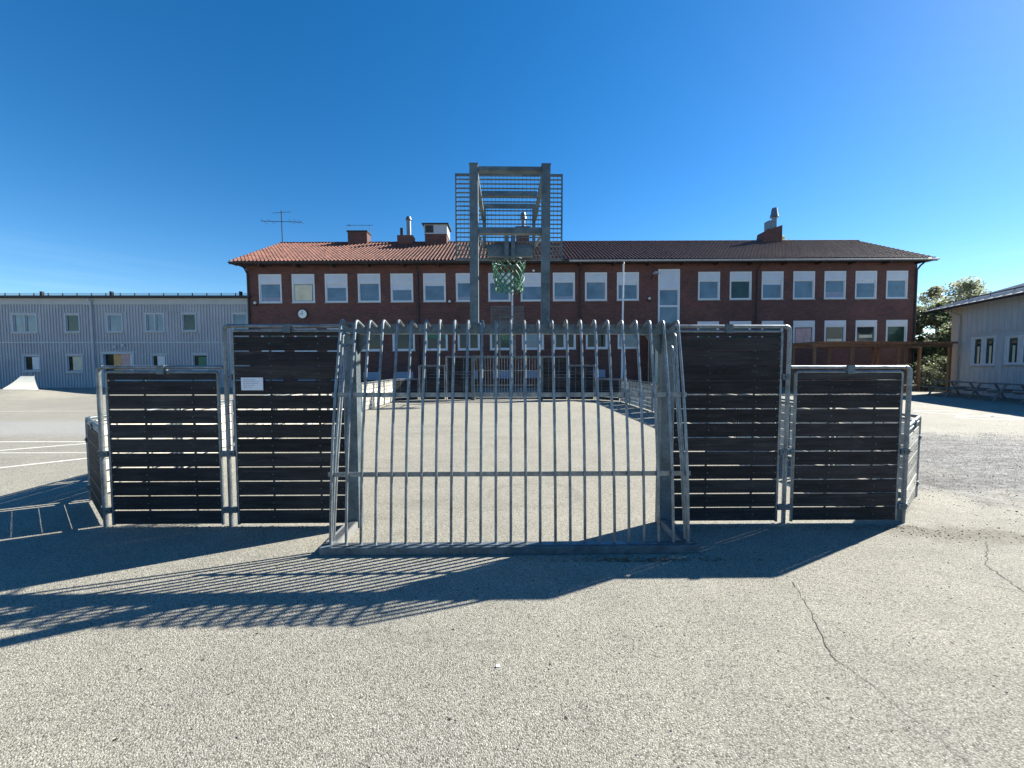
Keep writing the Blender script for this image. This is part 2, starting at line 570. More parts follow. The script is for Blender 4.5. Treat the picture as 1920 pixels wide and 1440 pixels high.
# ------------------------------------------------------------------ ground
g = MB()
g.add([(-500, -500, 0), (500, -500, 0), (500, 500, 0), (-500, 500, 0)], [(0, 1, 2, 3)])
struct('ground', g, M['asphalt'])

# skate mound
g = MB()
nx, ny = 48, 30
for j in range(ny + 1):
    for i in range(nx + 1):
        x = -12 + 16 * i / nx
        y = -2.6 + 4.4 * j / ny
        hx = 1.0 if x < -0.8 else 0.5 + 0.5 * math.cos(math.pi * min(1, (x + 0.8) / 3.4))
        hy = max(0, math.cos(math.pi / 2 * (y / 2.6 if y < 0 else y / 1.8))) ** 1.2
        g.v.append((x, y, -0.02 + 0.40 * hx * hy))
for j in range(ny):
    for i in range(nx):
        a = j * (nx + 1) + i
        g.f.append((a, a + 1, a + nx + 2, a + nx + 1))
        g.mi.append(0)
mound = struct('asphalt_mound', g, M['asphalt'], True)
mound.location = (-23.7, 19.4, 0)


def ribbon(pts, w, z):
    mb = MB()
    pts = [Vector((*p, z)) for p in pts]
    L, Rr = [], []
    for i, p in enumerate(pts):
        d = (pts[min(i + 1, len(pts) - 1)] - pts[max(i - 1, 0)]).normalized()
        n_ = Vector((-d.y, d.x, 0)) * (w(i) if callable(w) else w) / 2
        L.append(p + n_)
        Rr.append(p - n_)
    mb.v = [tuple(p) for p in L + Rr]
    k = len(pts)
    for i in range(k - 1):
        mb.f.append((i, k + i, k + i + 1, i + 1))
        mb.mi.append(0)
    return mb


for pts, w in [(((-16, 8.0), (-5.6, 8.02)), 0.07), (((-14, 6.95), (-5.5, 7.02)), 0.05),
               (((-10.6, 6.45), (-8.2, 8.15)), 0.09), (((-8.9, 5.1), (-6.6, 7.2)), 0.09),
               (((-24, 13.2), (-6, 13.6)), 0.05)]:
    pp = [tuple(Vector(pts[0]).lerp(Vector(pts[1]), i / 8)) for i in range(9)]
    struct('painted_line', ribbon(pp, w, 0.004), M['paint'])
# worn white play marking on the right
for cx, cy, rx, ry in [(14.6, 13.1, 0.8, 0.45), (14.5, 11.7, 0.9, 0.4), (15.6, 12.0, 0.7, 0.35)]:
    pp = [(cx + rx * math.cos(a / 20 * 6.283), cy + ry * math.sin(a / 20 * 6.283) * (1 + 0.2 * math.sin(a))) for a in range(19)]
    struct('painted_ring', ribbon(pp, 0.12, 0.005), M['paint_worn'])


def crack(ctrl, w0):
    pts = []
    for a, b_ in zip(ctrl[:-1], ctrl[1:]):
        a, b_ = Vector(a), Vector(b_)
        n_ = max(2, int((b_ - a).length / 0.035))
        for i in range(n_):
            p = a.lerp(b_, i / n_)
            pts.append((p.x + random.gauss(0, 0.006), p.y + random.gauss(0, 0.006)))
    pts.append(tuple(ctrl[-1]))
    return struct('ground_crack', ribbon(pts, lambda i: w0 * random.uniform(0.4, 1.3), 0.003), M['crack'])


crack([(2.07, 2.80), (1.96, 2.5), (1.82, 2.2), (1.76, 2.07), (1.80, 1.85), (1.81, 1.71), (1.84, 1.47), (1.9, 1.1)], 0.0046)
crack([(4.3, 3.45), (3.79, 3.04), (3.61, 2.67), (3.45, 2.2), (3.4, 1.8)], 0.007)
crack([(3.2, 3.0), (3.45, 2.75), (3.62, 2.66)], 0.003)
crack([(-9.5, 11.2), (-8, 10.9), (-6, 11.3)], 0.02)

# loose stones and dry leaves
def scatter(name, n, fn, size, mat, flat):
    mb = MB()
    for _ in range(n):
        x, y = fn()
        s = size * random.uniform(0.5, 1.5)
        a0 = random.uniform(0, 6.28)
        if flat:
            pts = []
            for q in range(5):
                a = a0 + q * 1.257
                pts.append((x + s * math.cos(a) * random.uniform(.6, 1), y + s * .55 * math.sin(a), 0.004 + random.uniform(0, s * .5)))
            mb.add(pts, [(0, 1, 2, 3, 4)])
        else:
            ring = [(x + s * math.cos(a0 + q * 1.257) * random.uniform(.7, 1), y + s * math.sin(a0 + q * 1.257) * random.uniform(.7, 1), 0) for q in range(5)]
            top = [(x + (p[0] - x) * .6, y + (p[1] - y) * .6, s * random.uniform(.5, .9)) for p in ring]
            mb.add(ring + top, [(q, (q + 1) % 5, 5 + (q + 1) % 5, 5 + q) for q in range(5)] + [(5, 6, 7, 8, 9)])
    o = part(name, mb, mat, None)
    o['kind'] = 'stuff'
    return o


o = scatter('loose_stones', 110, lambda: (random.gauss(8.0, 2.2), random.gauss(5.0, 0.9)), 0.011, M['stone'], False)
tag(o, 'loose dark stones scattered over the worn ground right of the arena', 'stones')
def worn_pt():
    while True:
        x, y = random.uniform(4.6, 15), random.uniform(3.7, 9.2)
        if ((x - 9.2) / 5.4) ** 2 + ((y - 6.3) / 3.1) ** 2 + random.gauss(0, 0.25) < 1:
            return x, y


o = scatter('gravel', 11000, worn_pt, 0.0055, M['gravel'], False)
tag(o, 'loose grey gravel over the broken asphalt right of the arena', 'gravel')
o = scatter('grit', 500, lambda: (random.uniform(-4, 4.5), random.uniform(1.2, 3.3)), 0.0045, M['stone'], False)
tag(o, 'dark grit scattered over the pale asphalt in the foreground', 'grit')
o = scatter('dry_leaves', 150, lambda: (1.05 + random.gauss(0, 0.35), 3.12 + abs(random.gauss(0, 0.035)) - 0.03), 0.016, M['litter'], True)
tag(o, 'dry brown leaves gathered at the front kerb of the near goal', 'leaf litter')
o = scatter('soil_crumbs', 130, lambda: (4.35 + random.gauss(0, 0.5), 3.62 + random.gauss(0, 0.12)), 0.006, M['litter'], False)
tag(o, 'soil crumbs at the foot of the right end of the near fence', 'soil')
o = scatter('fence_grit', 520, lambda: (random.choice((-1, 1)) * random.uniform(1.7, 4.0), 3.80 - abs(random.gauss(0, 0.05))), 0.006, M['litter'], False)
tag(o, 'fine grit and leaf crumbs along the foot of the near fence panels', 'grit')
mb = MB()
mb.add([(0, 0, 0.006), (0.02, 0.006, 0.003), (0.021, 0.018, 0.008), (0.003, 0.014, 0.012), (-0.005, 0.006, 0.004)], [(0, 1, 2, 3), (0, 3, 4)])
o = part('scrap_of_paper', mb, M['white'], None)
o.location = (-0.085, 1.98, 0.0)
tag(o, 'tiny white scrap of paper on the foreground asphalt', 'litter')

# ------------------------------------------------------------------ sports arena
A_ROT = R(0.8)
A_ORG = Vector((-0.02, 3.83, 0))


def arena(x, y, z=0.0):
    c, s = math.cos(A_ROT), math.sin(A_ROT)
    return (A_ORG.x + x * c - y * s, A_ORG.y + x * s + y * c, z)


W = 1.225
PITCH = 0.1425
ZB = 0.03
_mc = {}


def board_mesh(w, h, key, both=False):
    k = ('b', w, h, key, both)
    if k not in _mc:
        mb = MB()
        # outer face at -y (dark), inner at +y (pale, sunlight painted in)
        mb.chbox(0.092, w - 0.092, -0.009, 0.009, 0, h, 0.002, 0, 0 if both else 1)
        _mc[k] = mb.mesh('board', [M['board'], M['board_sunlit']])
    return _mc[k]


def cached(key, fn, mats, name, smooth=True):
    if key not in _mc:
        _mc[key] = fn().mesh(name, mats, smooth)
    return _mc[key]


def fence_panel(label, a, b_, H, nb, post_at_start=False, post_at_end=True, group=None, cat='fence panel', both=False, pale=False):
    """panel from arena point a to b_; outer face on the right-hand side (-y local)"""
    a, b_ = Vector(arena(*a)), Vector(arena(*b_))
    d = b_ - a
    rz = math.atan2(d.y, d.x)
    w = round(d.length, 3)
    t = thing('fence_panel', label, cat, a, rz, group)
    rb = 0.05

    def post_fn():
        mb = MB()
        pts = [(w, 0, -0.05), (w, 0, H * 0.5), (w, 0, H - 0.024 - rb)]
        pts += arc((w, 0, H - 0.024), (w, 0, H - 0.024 - rb), (w - rb, 0, H - 0.024))[1:]
        mb.tube(pts, 0.0205, 10)
        return mb
    if post_at_end:
        link('post', cached(('post', w, H), post_fn, M['galv'], 'post'), t)

    def post2_fn():
        mb = MB()
        pts = [(0, 0, -0.05), (0, 0, H * 0.5), (0, 0, H - 0.024 - rb)]
        pts += arc((0, 0, H - 0.024), (0, 0, H - 0.024 - rb), (rb, 0, H - 0.024))[1:]
        mb.tube(pts, 0.0205, 10)
        return mb
    if post_at_start:
        link('post', cached(('post2', w, H), post2_fn, M['galv'], 'post'), t)
    x0 = rb if post_at_start else 0.02
    x1 = w - rb if post_at_end else w - 0.02
    link('top_rail', cached(('rail', w, H, x0, x1), lambda: MB().tube([(x0, 0, H - 0.024), (x1, 0, H - 0.024)], 0.018, 10), M['galv'], 'top_rail'), t)

    def frame_fn():
        mb = MB()
        c = 0.028
        xa, xb, z0, z1 = 0.078, w - 0.078, ZB - 0.01, H - 0.070
        pts = [(xa, 0, z0), (xa, 0, z1 - c)] + arc((xa, 0, z1), (xa, 0, z1 - c), (xa + c, 0, z1))[1:]
        pts += arc((xb, 0, z1), (xb - c, 0, z1), (xb, 0, z1 - c)) + [(xb, 0, z0)]
        mb.tube(pts, 0.0145, 8)
        return mb
    link('frame', cached(('frame', w, H), frame_fn, M['galv'], 'frame'), t)
    # boards
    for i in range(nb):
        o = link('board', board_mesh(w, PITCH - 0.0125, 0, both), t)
        if pale:  # outer face takes the pale copy, grazing sun painted into its colour
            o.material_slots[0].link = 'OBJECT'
            o.material_slots[0].material = M['board_sunlit']
        o.location = (random.uniform(-.0015, .0015), random.uniform(-.0015, .0015), ZB + i * PITCH + random.uniform(-.0015, .0015))
    ht = H - 0.086 - (ZB + nb * PITCH)
    if ht > 0.015:
        o = link('board', board_mesh(w, round(ht, 3), 1, both), t)
        o.location = (0, 0, ZB + nb * PITCH)

    for fx in (0.34, 0.72):
        o = link('strap', cached(('strap', w, H), lambda: MB().box(0, 0.022, 0.0085, 0.0125, ZB, H - 0.10), M['galv_dark'], 'strap', False), t)
        o.location = (w * fx, 0, 0)

    def br_fn(x, z):
        mb = MB()
        mb.box(x - 0.035, x + 0.035, -0.026, 0.004, -0.028, 0.028)
        mb.tube([(x, -0.034, 0), (x, -0.024, 0)], 0.010, 6)
        return mb
    zs = [z for z in (0.17, 0.73, 1.48) if z < H - 0.2]
    for side in (0, 1):
        for z in zs:
            x = 0.036 if side == 0 else w - 0.036
            o = link('bracket', cached(('br', side, w), lambda: br_fn(x, 0), M['galv_dark'], 'bracket', False), t)
            o.location = (0, 0, z)
    o = link('top_clamp', cached(('clamp', w), lambda: MB().box(w / 2 - 0.035, w / 2 + 0.035, -0.027, 0.027, -0.09, -0.005), M['galv_dark'], 'top_clamp', False), t)
    o.location = (0, 0, H)

    def bolts_fn():
        mb = MB()
        for i in range(nb):
            for fx in (0.11, w - 0.11, w * 0.355, w * 0.735):
                mb.tube([(fx, -0.016, ZB + i * PITCH + 0.065), (fx, -0.010, ZB + i * PITCH + 0.065)], 0.006, 6)
        return mb
    o = link('bolts', cached(('bolts', w, nb), bolts_fn, M['galv_dark'], 'bolts', False), t)
    o['kind'] = 'stuff'
    return t


L = 13.8
GX = 1.54
X1, X2 = GX + W, GX + 2 * W
CX, CY = X2 + 0.955, 0.775
NG = 'panels of the near end fence'
fence_panel('tall dark boarded panel with a white notice, left of the near goal', (-GX - W, 0), (-GX, 0), 2.0, 13, True, False, NG)
fence_panel('lower dark boarded panel at the left end of the near fence', (-X2, 0), (-X1 - 0.0, 0), 1.6, 10, True, False, NG)
fence_panel('tall dark boarded panel right of the near goal', (GX, 0), (X1, 0), 2.0, 13, False, True, NG)
fence_panel('lower dark boarded panel at the right end of the near fence', (X1, 0), (X2, 0), 1.6, 10, False, True, NG)
CG = 'low angled corner panels'
fence_panel('low angled corner panel beside the left end of the near fence', (-CX, CY), (-X2, 0), 1.0, 6, True, False, CG)
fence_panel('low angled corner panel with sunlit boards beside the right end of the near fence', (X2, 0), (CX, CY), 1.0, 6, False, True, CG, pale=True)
FG = 'panels of the far end fence'  # shaded far boards keep the dark copy on either side
fence_panel('far tall dark panel right of the far goal', (GX + W, L), (GX, L), 2.0, 13, True, False, FG, both=True)
fence_panel('far lower dark panel at the right end of the far fence', (X2, L), (X1, L), 1.6, 10, True, False, FG, both=True)
fence_panel('far tall dark panel left of the far goal', (-GX, L), (-X1, L), 2.0, 13, False, True, FG, both=True)
fence_panel('far lower dark panel at the left end of the far fence', (-X1, L), (-X2, L), 1.6, 10, False, True, FG, both=True)
fence_panel('low angled corner panel at the far right corner of the arena', (CX, L - CY), (X2, L), 1.0, 6, True, False, CG, both=True)
fence_panel('low angled corner panel at the far left corner of the arena', (-X2, L), (-CX, L - CY), 1.0, 6, False, True, CG, both=True)
ords = ['first', 'second', 'third', 'fourth', 'fifth', 'sixth', 'seventh', 'eighth', 'ninth', 'last']
SL = (L - 2 * CY) / 10
for i in range(10):
    y0, y1 = CY + i * SL, CY + (i + 1) * SL
    fence_panel('low panel with inner face toned as sunlit, %s from the near corner in the left side fence' % ords[i], (-CX, y1), (-CX, y0), 1.0, 6, True, False, 'low panels of the left side fence')
    fence_panel('low dark boarded panel, %s from the near corner in the right side fence' % ords[i], (CX, y0), (CX, y1), 1.0, 6, False, True, 'low panels of the right side fence')

# notice on the tall left panel
s = thing('notice', 'small white notice board on the tall left fence panel', 'sign', arena(-2.50, -0.024, 1.415), A_ROT)
mb = MB().chbox(-0.105, 0.105, -0.003, 0.003, -0.062, 0.062, 0.001)
part('plate', mb, M['sign'], s)
mb = MB()
for k, (a, b_) in enumerate([(-0.08, 0.03), (-0.08, 0.07), (-0.08, 0.06), (-0.08, 0.02), (-0.08, 0.0)]):
    z = 0.036 - k * 0.018
    x = a
    while x < b_:
        w_ = random.uniform(0.008, 0.022)
        mb.box(x, min(x + w_, b_), -0.0042, -0.0034, z, z + 0.006)
        x += w_ + 0.006
part('blurred_print', mb, M['sign_print'], s)


# goals
def make_goal(label, loc, rz):
    t = thing('goal', label, 'goal', loc, rz, 'steel bar goals')
    post = MB().chbox(-0.06, 0.06, -0.05, 0.05, 0, 1, 0.006)
    for sx in (-1, 1):
        mb = MB()
        mb.box(sx * GX - 0.06, sx * GX + 0.06, -0.06, 0.05, 0, 2.0)
        mb.box(sx * GX - 0.064, sx * GX + 0.064, -0.064, 0.054, 1.995, 2.004)
        mb.tube([(sx * GX, -0.07, 1.86), (sx * GX, -0.055, 1.86)], 0.018, 8)
        mb.tube([(sx * GX, -0.07, 1.30), (sx * GX, -0.055, 1.30)], 0.014, 8)
        mb.tube([(sx * GX, -0.07, 0.25), (sx * GX, -0.055, 0.25)], 0.014, 8)
        part('post', mb, M['galv_dark'], t)
    part('crossbeam', MB().box(-GX + 0.062, GX - 0.062, -0.05, 0.05, 1.90, 1.99), M['galv_dark'], t)
    for sx in (-1, 1):
        mb = MB()
        a = GX - 0.062
        vs = [(sx * a, -0.004, 1.895), (sx * (a - 0.16), -0.004, 1.895), (sx * a, -0.004, 1.70),
              (sx * a, 0.004, 1.895), (sx * (a - 0.16), 0.004, 1.895), (sx * a, 0.004, 1.70)]
        mb.add(vs, [(0, 1, 2), (3, 5, 4), (0, 3, 4, 1), (1, 4, 5, 2), (2, 5, 3, 0)])
        part('gusset', mb, M['galv_dark'], t)
    nb = 25
    half = 1.535

    def bar():
        pts = [(0, -0.04, 1.955), (0, -0.14, 1.985), (0, -0.20, 2.0)]
        pts += arc((0, -0.262, 2.018), (0, -0.20, 2.0), (0, -0.272, 1.94), 5)[1:]
        for i in range(1, 9):
            k = i / 8
            # gentle outward belly
            pts.append((0, -0.272 - 0.290 * k - 0.05 * math.sin(math.pi * k), 1.94 - 1.875 * k))
        return MB().tube(pts, 0.0125, 8)
    me = bar().mesh('bar', M['galv'], True)
    for i in range(nb):
        o = link('bar', me, t)
        o.location = (-half + 2 * half * i / (nb - 1) + random.uniform(-.003, .003), random.uniform(-.004, .004), random.uniform(-.004, .004))
        o.rotation_euler = (0, random.uniform(-.002, .002), 0)

    def by(z):
        k = (1.94 - z) / 1.875
        return -0.272 - 0.290 * k - 0.05 * math.sin(math.pi * k)
    for z in (1.335, 0.655):
        y = by(z)
        hw = half + 0.035
        mb = MB()
        mb.box(-hw, hw, y + 0.0126, y + 0.0206, z - 0.02, z + 0.02)
        part('rail', mb, M['galv'], t)
    # side bars bending in to the post
    for sx in (-1, 1):
        for k in range(2):
            zt = 1.89 - 0.11 * k
            yb = -0.54 + 0.04 * k
            yt = -0.225 + 0.06 * k
            x = sx * half
            bend = 0.05
            pts = [(x, yb, 0.065), (x + sx * 0.005, (yb * 0.55 + yt * 0.45) - 0.03, 0.75), (x + sx * 0.004, (yb * .25 + yt * .75) - 0.01, 1.3), (x, yt, zt - bend)]
            pts += arc((x, yt, zt), (x, yt, zt - bend), (x - sx * 0.01, yt + bend, zt), 4)[1:]
            pts += [(sx * (GX - 0.02), -0.05, zt - 0.005)]
            part('side_bar', MB().tube(pts, 0.012, 8), M['galv'], t, True)
    # base
    mb = MB()
    mb.chbox(-1.60, 1.60, -0.625, -0.535, 0.0, 0.07, 0.005)
    part('front_kerb', mb, M['galv_dark'], t)
    for sx in (-1, 1):
        mb = MB()
        a, b_ = sorted((sx * 1.49, sx * 1.60))
        mb.box(a, b_, -0.533, -0.07, 0.0, 0.066)
        part('side_kerb', mb, M['concrete'], t)
        a, b_ = sorted((sx * (half - 0.03), sx * (half + 0.03)))
        part('base_plate', MB().box(a, b_, -0.575, -0.08, 0.0685, 0.073), M['galv'], t)
    part('base_plate', MB().box(-half + 0.035, half - 0.035, -0.60, -0.54, 0.0715, 0.0755), M['galv'], t)
    return t


goal1 = make_goal('near steel bar goal with cage of vertical rods facing the camera', arena(0, 0), A_ROT)
goal2 = copy_tree(goal1)
goal2.location = arena(0, L)
goal2.rotation_euler = (0, 0, A_ROT + math.pi)
goal2['label'] = 'small distant steel bar goal at the far end of the arena'


def make_hoop(label, loc, rz):
    t = thing('basketball_hoop', label, 'basketball hoop', loc, rz, 'basketball hoops above the goals')
    for sx in (-1, 1):
        mb = MB()
        mb.box(sx * 0.345 - 0.04, sx * 0.345 + 0.04, -0.045, 0.045, 2.006, 3.50)
        mb.box(sx * 0.345 - 0.044, sx * 0.345 + 0.044, -0.049, 0.049, 3.50, 3.508)
        mb.box(sx * 0.345 - 0.06, sx * 0.345 + 0.06, -0.05, 0.05, 1.992, 2.004)
        part('post', mb, M['galv_dark'], t)
    part('crossbar', MB().box(-0.303, 0.303, -0.03, 0.03, 3.445, 3.485), M['galv_dark'], t)
    part('crossbar', MB().box(-0.303, 0.303, -0.035, 0.035, 2.86, 2.915), M['galv_dark'], t)
    for sx in (-1, 1):
        mb = MB()
        x = sx * 0.325
        mb.box(x - 0.02, x + 0.02, 0.047, 1.20, 3.42, 3.455)
        part('arm', mb, M['galv_dark'], t)
        mb = MB()
        mb.tube([(x, 0.047, 2.89), (x, 1.20, 3.10)], 0.02, 4)
        part('arm', mb, M['galv'], t)
    part('crossbar', MB().box(-0.303, 0.303, 0.55, 0.59, 3.458, 3.51), M['galv_dark'], t)
    mb = MB()
    mb.box(-0.335, -0.295, 1.205, 1.245, 3.08, 3.64)
    mb.box(0.295, 0.335, 1.205, 1.245, 3.08, 3.64)
    mb.box(-0.294, 0.294, 1.205, 1.245, 3.59, 3.639)
    mb.box(-0.294, 0.294, 1.205, 1.245, 3.081, 3.13)
    part('mounting_frame', mb, M['galv_dark'], t)
    mb = MB()
    mb.box(-0.27, 0.30, 1.15, 1.20, 2.965, 3.075)
    mb.box(-0.06, -0.005, 1.10, 1.15, 2.93, 3.30)
    mb.box(0.025, 0.075, 1.10, 1.15, 2.93, 3.30)
    part('hoop_bracket', mb, M['galv_dark'], t)
    part('hoop_plate', MB().box(-0.13, 0.13, 1.30, 1.46, 3.035, 3.043), M['galv'], t)
    # grating
    hw, zb, zt, y = 0.675, 2.96, 4.02, 1.27
    gr = MB()
    gr.box(-hw, hw, y - 0.015, y + 0.015, zt - 0.012, zt + 0.012)
    gr.box(-hw, hw, y - 0.015, y + 0.015, zb - 0.012, zb + 0.012)
    gr.box(-hw - 0.012, -hw + 0.006, y - 0.016, y + 0.016, zb - 0.014, zt + 0.014)
    gr.box(hw - 0.006, hw + 0.012, y - 0.016, y + 0.016, zb - 0.014, zt + 0.014)
    part('backboard_frame', gr, M['galv_dark'], t)
    hb = MB().box(-hw, hw, y - 0.013, y + 0.013, -0.0045, 0.0045).mesh('grating_bar', M['galv_dark'])
    n = 19
    for i in range(1, n):
        o = link('grating_bar', hb, t)
        o.location = (0, 0, zb + (zt - zb) * i / n)
    vb = MB().box(-0.0022, 0.0022, y + 0.0135, y + 0.018, zb, zt).mesh('grating_wire', M['galv'])
    n = 27
    for i in range(1, n):
        o = link('grating_wire', vb, t)
        o.location = (-hw + 2 * hw * i / n, 0, 0)
    # ring
    ring = MB()
    cy, zr = 1.68, 3.04
    pts = [(0.228 * math.cos(a * 6.28318 / 24), cy + 0.228 * math.sin(a * 6.28318 / 24), zr) for a in range(25)]
    ring.tube(pts, 0.010, 8, False)
    for a in range(12):
        an = a * 6.28318 / 12
        ring.tube([(0.22 * math.cos(an), cy + 0.22 * math.sin(an), zr - 0.005), (0.215 * math.cos(an), cy + 0.215 * math.sin(an), zr - 0.035)], 0.004, 5)
    part('ring', ring, M['galv_dark'], t, True)
    net = MB()
    nc, rows = 14, 8
    def rad(k):
        return 0.222 - 0.035 * (k / rows) ** 0.8
    for c_ in range(nc):
        for sg in (-1, 1):
            pts = []
            for k in range(rows + 1):
                an = (c_ + sg * 0.5 * k) * 6.28318 / nc
                sway = 0.012 * math.sin(k * 1.3 + c_)
                pts.append(((rad(k) + sway) * math.cos(an), cy + (rad(k) + sway) * math.sin(an), zr - 0.03 - 0.39 * k / rows + random.uniform(-.006, .006)))
            net.tube(pts, 0.0085, 5)
    part('net', net, M['net'], t, True)
    return t


hoop1 = make_hoop('near basketball hoop with grating backboard and green net above the goal', arena(0, 0), A_ROT)
hoop2 = copy_tree(hoop1)
hoop2.location = arena(0, L)
hoop2.rotation_euler = (0, 0, A_ROT + math.pi)
hoop2['label'] = 'distant basketball hoop with green net above the far goal'


# ------------------------------------------------------------------ window builder for buildings
def window(parent, name, x0, x1, z0, z1, frame=0.07, panes=1, top=0.0, pane='pane_blue', fr='white', depth=0.10, curtain=None, topmat='spandrel', out=0.03, side=None):
    """opening in a facade at local y=0 facing -y. parts: window (the frame) > pane(s), top_panel, sill"""
    mb = MB()
    yo, yi = -out, depth
    f = frame
    mb.box(x0, x0 + f, yo, yi, z0, z1)
    mb.box(x1 - f, x1, yo, yi, z0, z1)
    mb.box(x0 + f, x1 - f, yo + 0.002, yi, z0, z0 + f)
    mb.box(x0 + f, x1 - f, yo + 0.002, yi, z1 - f, z1)
    zt = z1 - f
    if top:
        mb.box(x0 + f, x1 - f, yo + 0.012, yi, z1 - f - top - 0.05, z1 - f - top)
        zt = z1 - f - top - 0.05
    n = panes
    w = (x1 - x0 - 2 * f)
    for i in range(1, n):
        xc = x0 + f + w * i / n
        mb.box(xc - f * 0.45, xc + f * 0.45, yo + 0.01, yi, z0 + f, zt)
    wobj = part(name, mb, M[fr], parent)
    for i in range(n):
        a = x0 + f + w * i / n + (f * 0.45 if i else 0)
        b_ = x0 + f + w * (i + 1) / n - (f * 0.45 if i < n - 1 else 0)
        # sash
        sb = MB()
        q = 0.045
        sb.box(a, a + q, 0.03, 0.07, z0 + f, zt)
        sb.box(b_ - q, b_, 0.03, 0.07, z0 + f, zt)
        sb.box(a + q, b_ - q, 0.03, 0.07, z0 + f, z0 + f + q)
        sb.box(a + q, b_ - q, 0.03, 0.07, zt - q, zt)
        part('sash', sb, M[fr], wobj)
        part('pane', MB().box(a + q, b_ - q, 0.05, 0.06, z0 + f + q, zt - q), M[pane], wobj)
        if curtain:
            cm, c0, c1, cz0, cz1 = curtain
            ww, hh = b_ - a - 2 * q, zt - z0 - f - 2 * q
            part('curtain', MB().box(a + q + ww * c0, a + q + ww * c1, 0.046, 0.0495, z0 + f + q + hh * cz0, z0 + f + q + hh * cz1), M[cm], wobj)
    if top:
        part('top_panel', MB().box(x0 + f, x1 - f, yo + 0.015, 0.05, zt + 0.05, z1 - f), M[topmat], wobj)
    part('sill', MB().box(x0 - 0.04, x1 + 0.04, yo - 0.05, yo - 0.001, z0 - 0.035, z0 + 0.004), M['gutter_pale'], wobj)
    return wobj


def wall_with_holes(x0, x1, z0, z1, holes, y=0.0, th=0.25):
    """front wall as boxes around rectangular holes (grid split)"""
    xs = sorted(set([x0, x1] + [h[0] for h in holes] + [h[1] for h in holes]))
    zs = sorted(set([z0, z1] + [h[2] for h in holes] + [h[3] for h in holes]))
    mb = MB()

    def hole(cx, cz):
        return any(h[0] < cx < h[1] and h[2] < cz < h[3] for h in holes)
    nx_, nz_ = len(xs) - 1, len(zs) - 1
    solid = [[not hole((xs[i] + xs[i + 1]) / 2, (zs[j] + zs[j + 1]) / 2) for j in range(nz_)] for i in range(nx_)]
    vid = {}

    def vert(p):
        if p not in vid:
            vid[p] = len(mb.v)
            mb.v.append(p)
        return vid[p]

    def quad(*ps):
        mb.f.append(tuple(vert(p) for p in ps))
        mb.mi.append(0)
    for i in range(nx_):
        for j in range(nz_):
            if not solid[i][j]:
                continue
            a, b_, c, d = xs[i], xs[i + 1], zs[j], zs[j + 1]
            quad((a, y, c), (b_, y, c), (b_, y, d), (a, y, d))
            if i == 0 or not solid[i - 1][j]:
                quad((a, y + th, c), (a, y, c), (a, y, d), (a, y + th, d))
            if i == nx_ - 1 or not solid[i + 1][j]:
                quad((b_, y, c), (b_, y + th, c), (b_, y + th, d), (b_, y, d))
            if j == 0 or not solid[i][j - 1]:
                quad((a, y + th, c), (b_, y + th, c), (b_, y, c), (a, y, c))
            if j == nz_ - 1 or not solid[i][j + 1]:
                quad((a, y, d), (b_, y, d), (b_, y + th, d), (a, y + th, d))
    return mb


# ------------------------------------------------------------------ brick school
BL = 46.95     # facade length
BD = 11.0
EAVE, RIDGE = 8.42, 11.55
B = thing('brick_school', 'long two storey dark red brick building with red tiled gable roof', 'building', (-18.1, 27.0, 0), R(1.21))
B.rotation_euler = (0, -R(0.6), R(1.21))
up = [1.58 + 2.246 * k for k in range(12)] + [32.02, 34.27, 36.54, 38.8, 41.03, 43.26, 45.5]
lo = [1.6, 3.85, 6.1, 8.35, 10.6, 12.88, 15.12, 17.37, 19.6, 21.85, 24.1, 26.35 - 0.0, 32.0, 34.3, 36.6, 38.88, 41.13, 43.38, 45.6]
holes = []
HW = 0.77
for x in up:
    holes.append((x - HW, x + HW, 5.82, 7.78))
LOZ = {}
for x in lo:
    z0, z1 = (2.46, 4.05) if x < 30 else (2.6, 4.32)
    LOZ[x] = (z0, z1)
    holes.append((x - HW, x + HW, z0, z1))
holes.append((28.42, 29.95, 3.9, 7.98))
cov = []
for x in lo[:11]:
    holes.append((x - 0.6, x + 0.6, 0.45, 1.0))
    cov.append(x)
part('front_wall', wall_with_holes(0, BL, -1.2, EAVE, holes), M['brick'], B)
mb = MB()
mb.box(0, 0.25, 0.252, BD, -1.2, EAVE)
mb.box(BL - 0.25, BL, 0.252, BD, -1.2, EAVE)
mb.box(0.252, BL - 0.252, BD - 0.25, BD, -1.2, EAVE)
for xx in (0.0, BL - 0.25):
    vs = [(xx, 0.0, EAVE + .001), (xx, BD, EAVE + .001), (xx, BD / 2, RIDGE - 0.15), (xx + .25, 0.0, EAVE + .001), (xx + .25, BD, EAVE + .001), (xx + .25, BD / 2, RIDGE - 0.15)]
    mb.add(vs, [(0, 2, 1), (3, 4, 5), (0, 3, 5, 2), (2, 5, 4, 1), (0, 1, 4, 3)])
part('side_wall', mb, M['brick'], B)
part('inner_floor', MB().box(0.26, BL - 0.26, 0.4, BD - 0.3, 4.9, 5.1), M['fascia'], B)
part('interior_wall', MB().box(0.26, BL - 0.26, 0.42, 0.5, -1, 4.88).box(0.26, BL - 0.26, 0.42, 0.5, 5.12, EAVE - .02), M['fascia'], B)
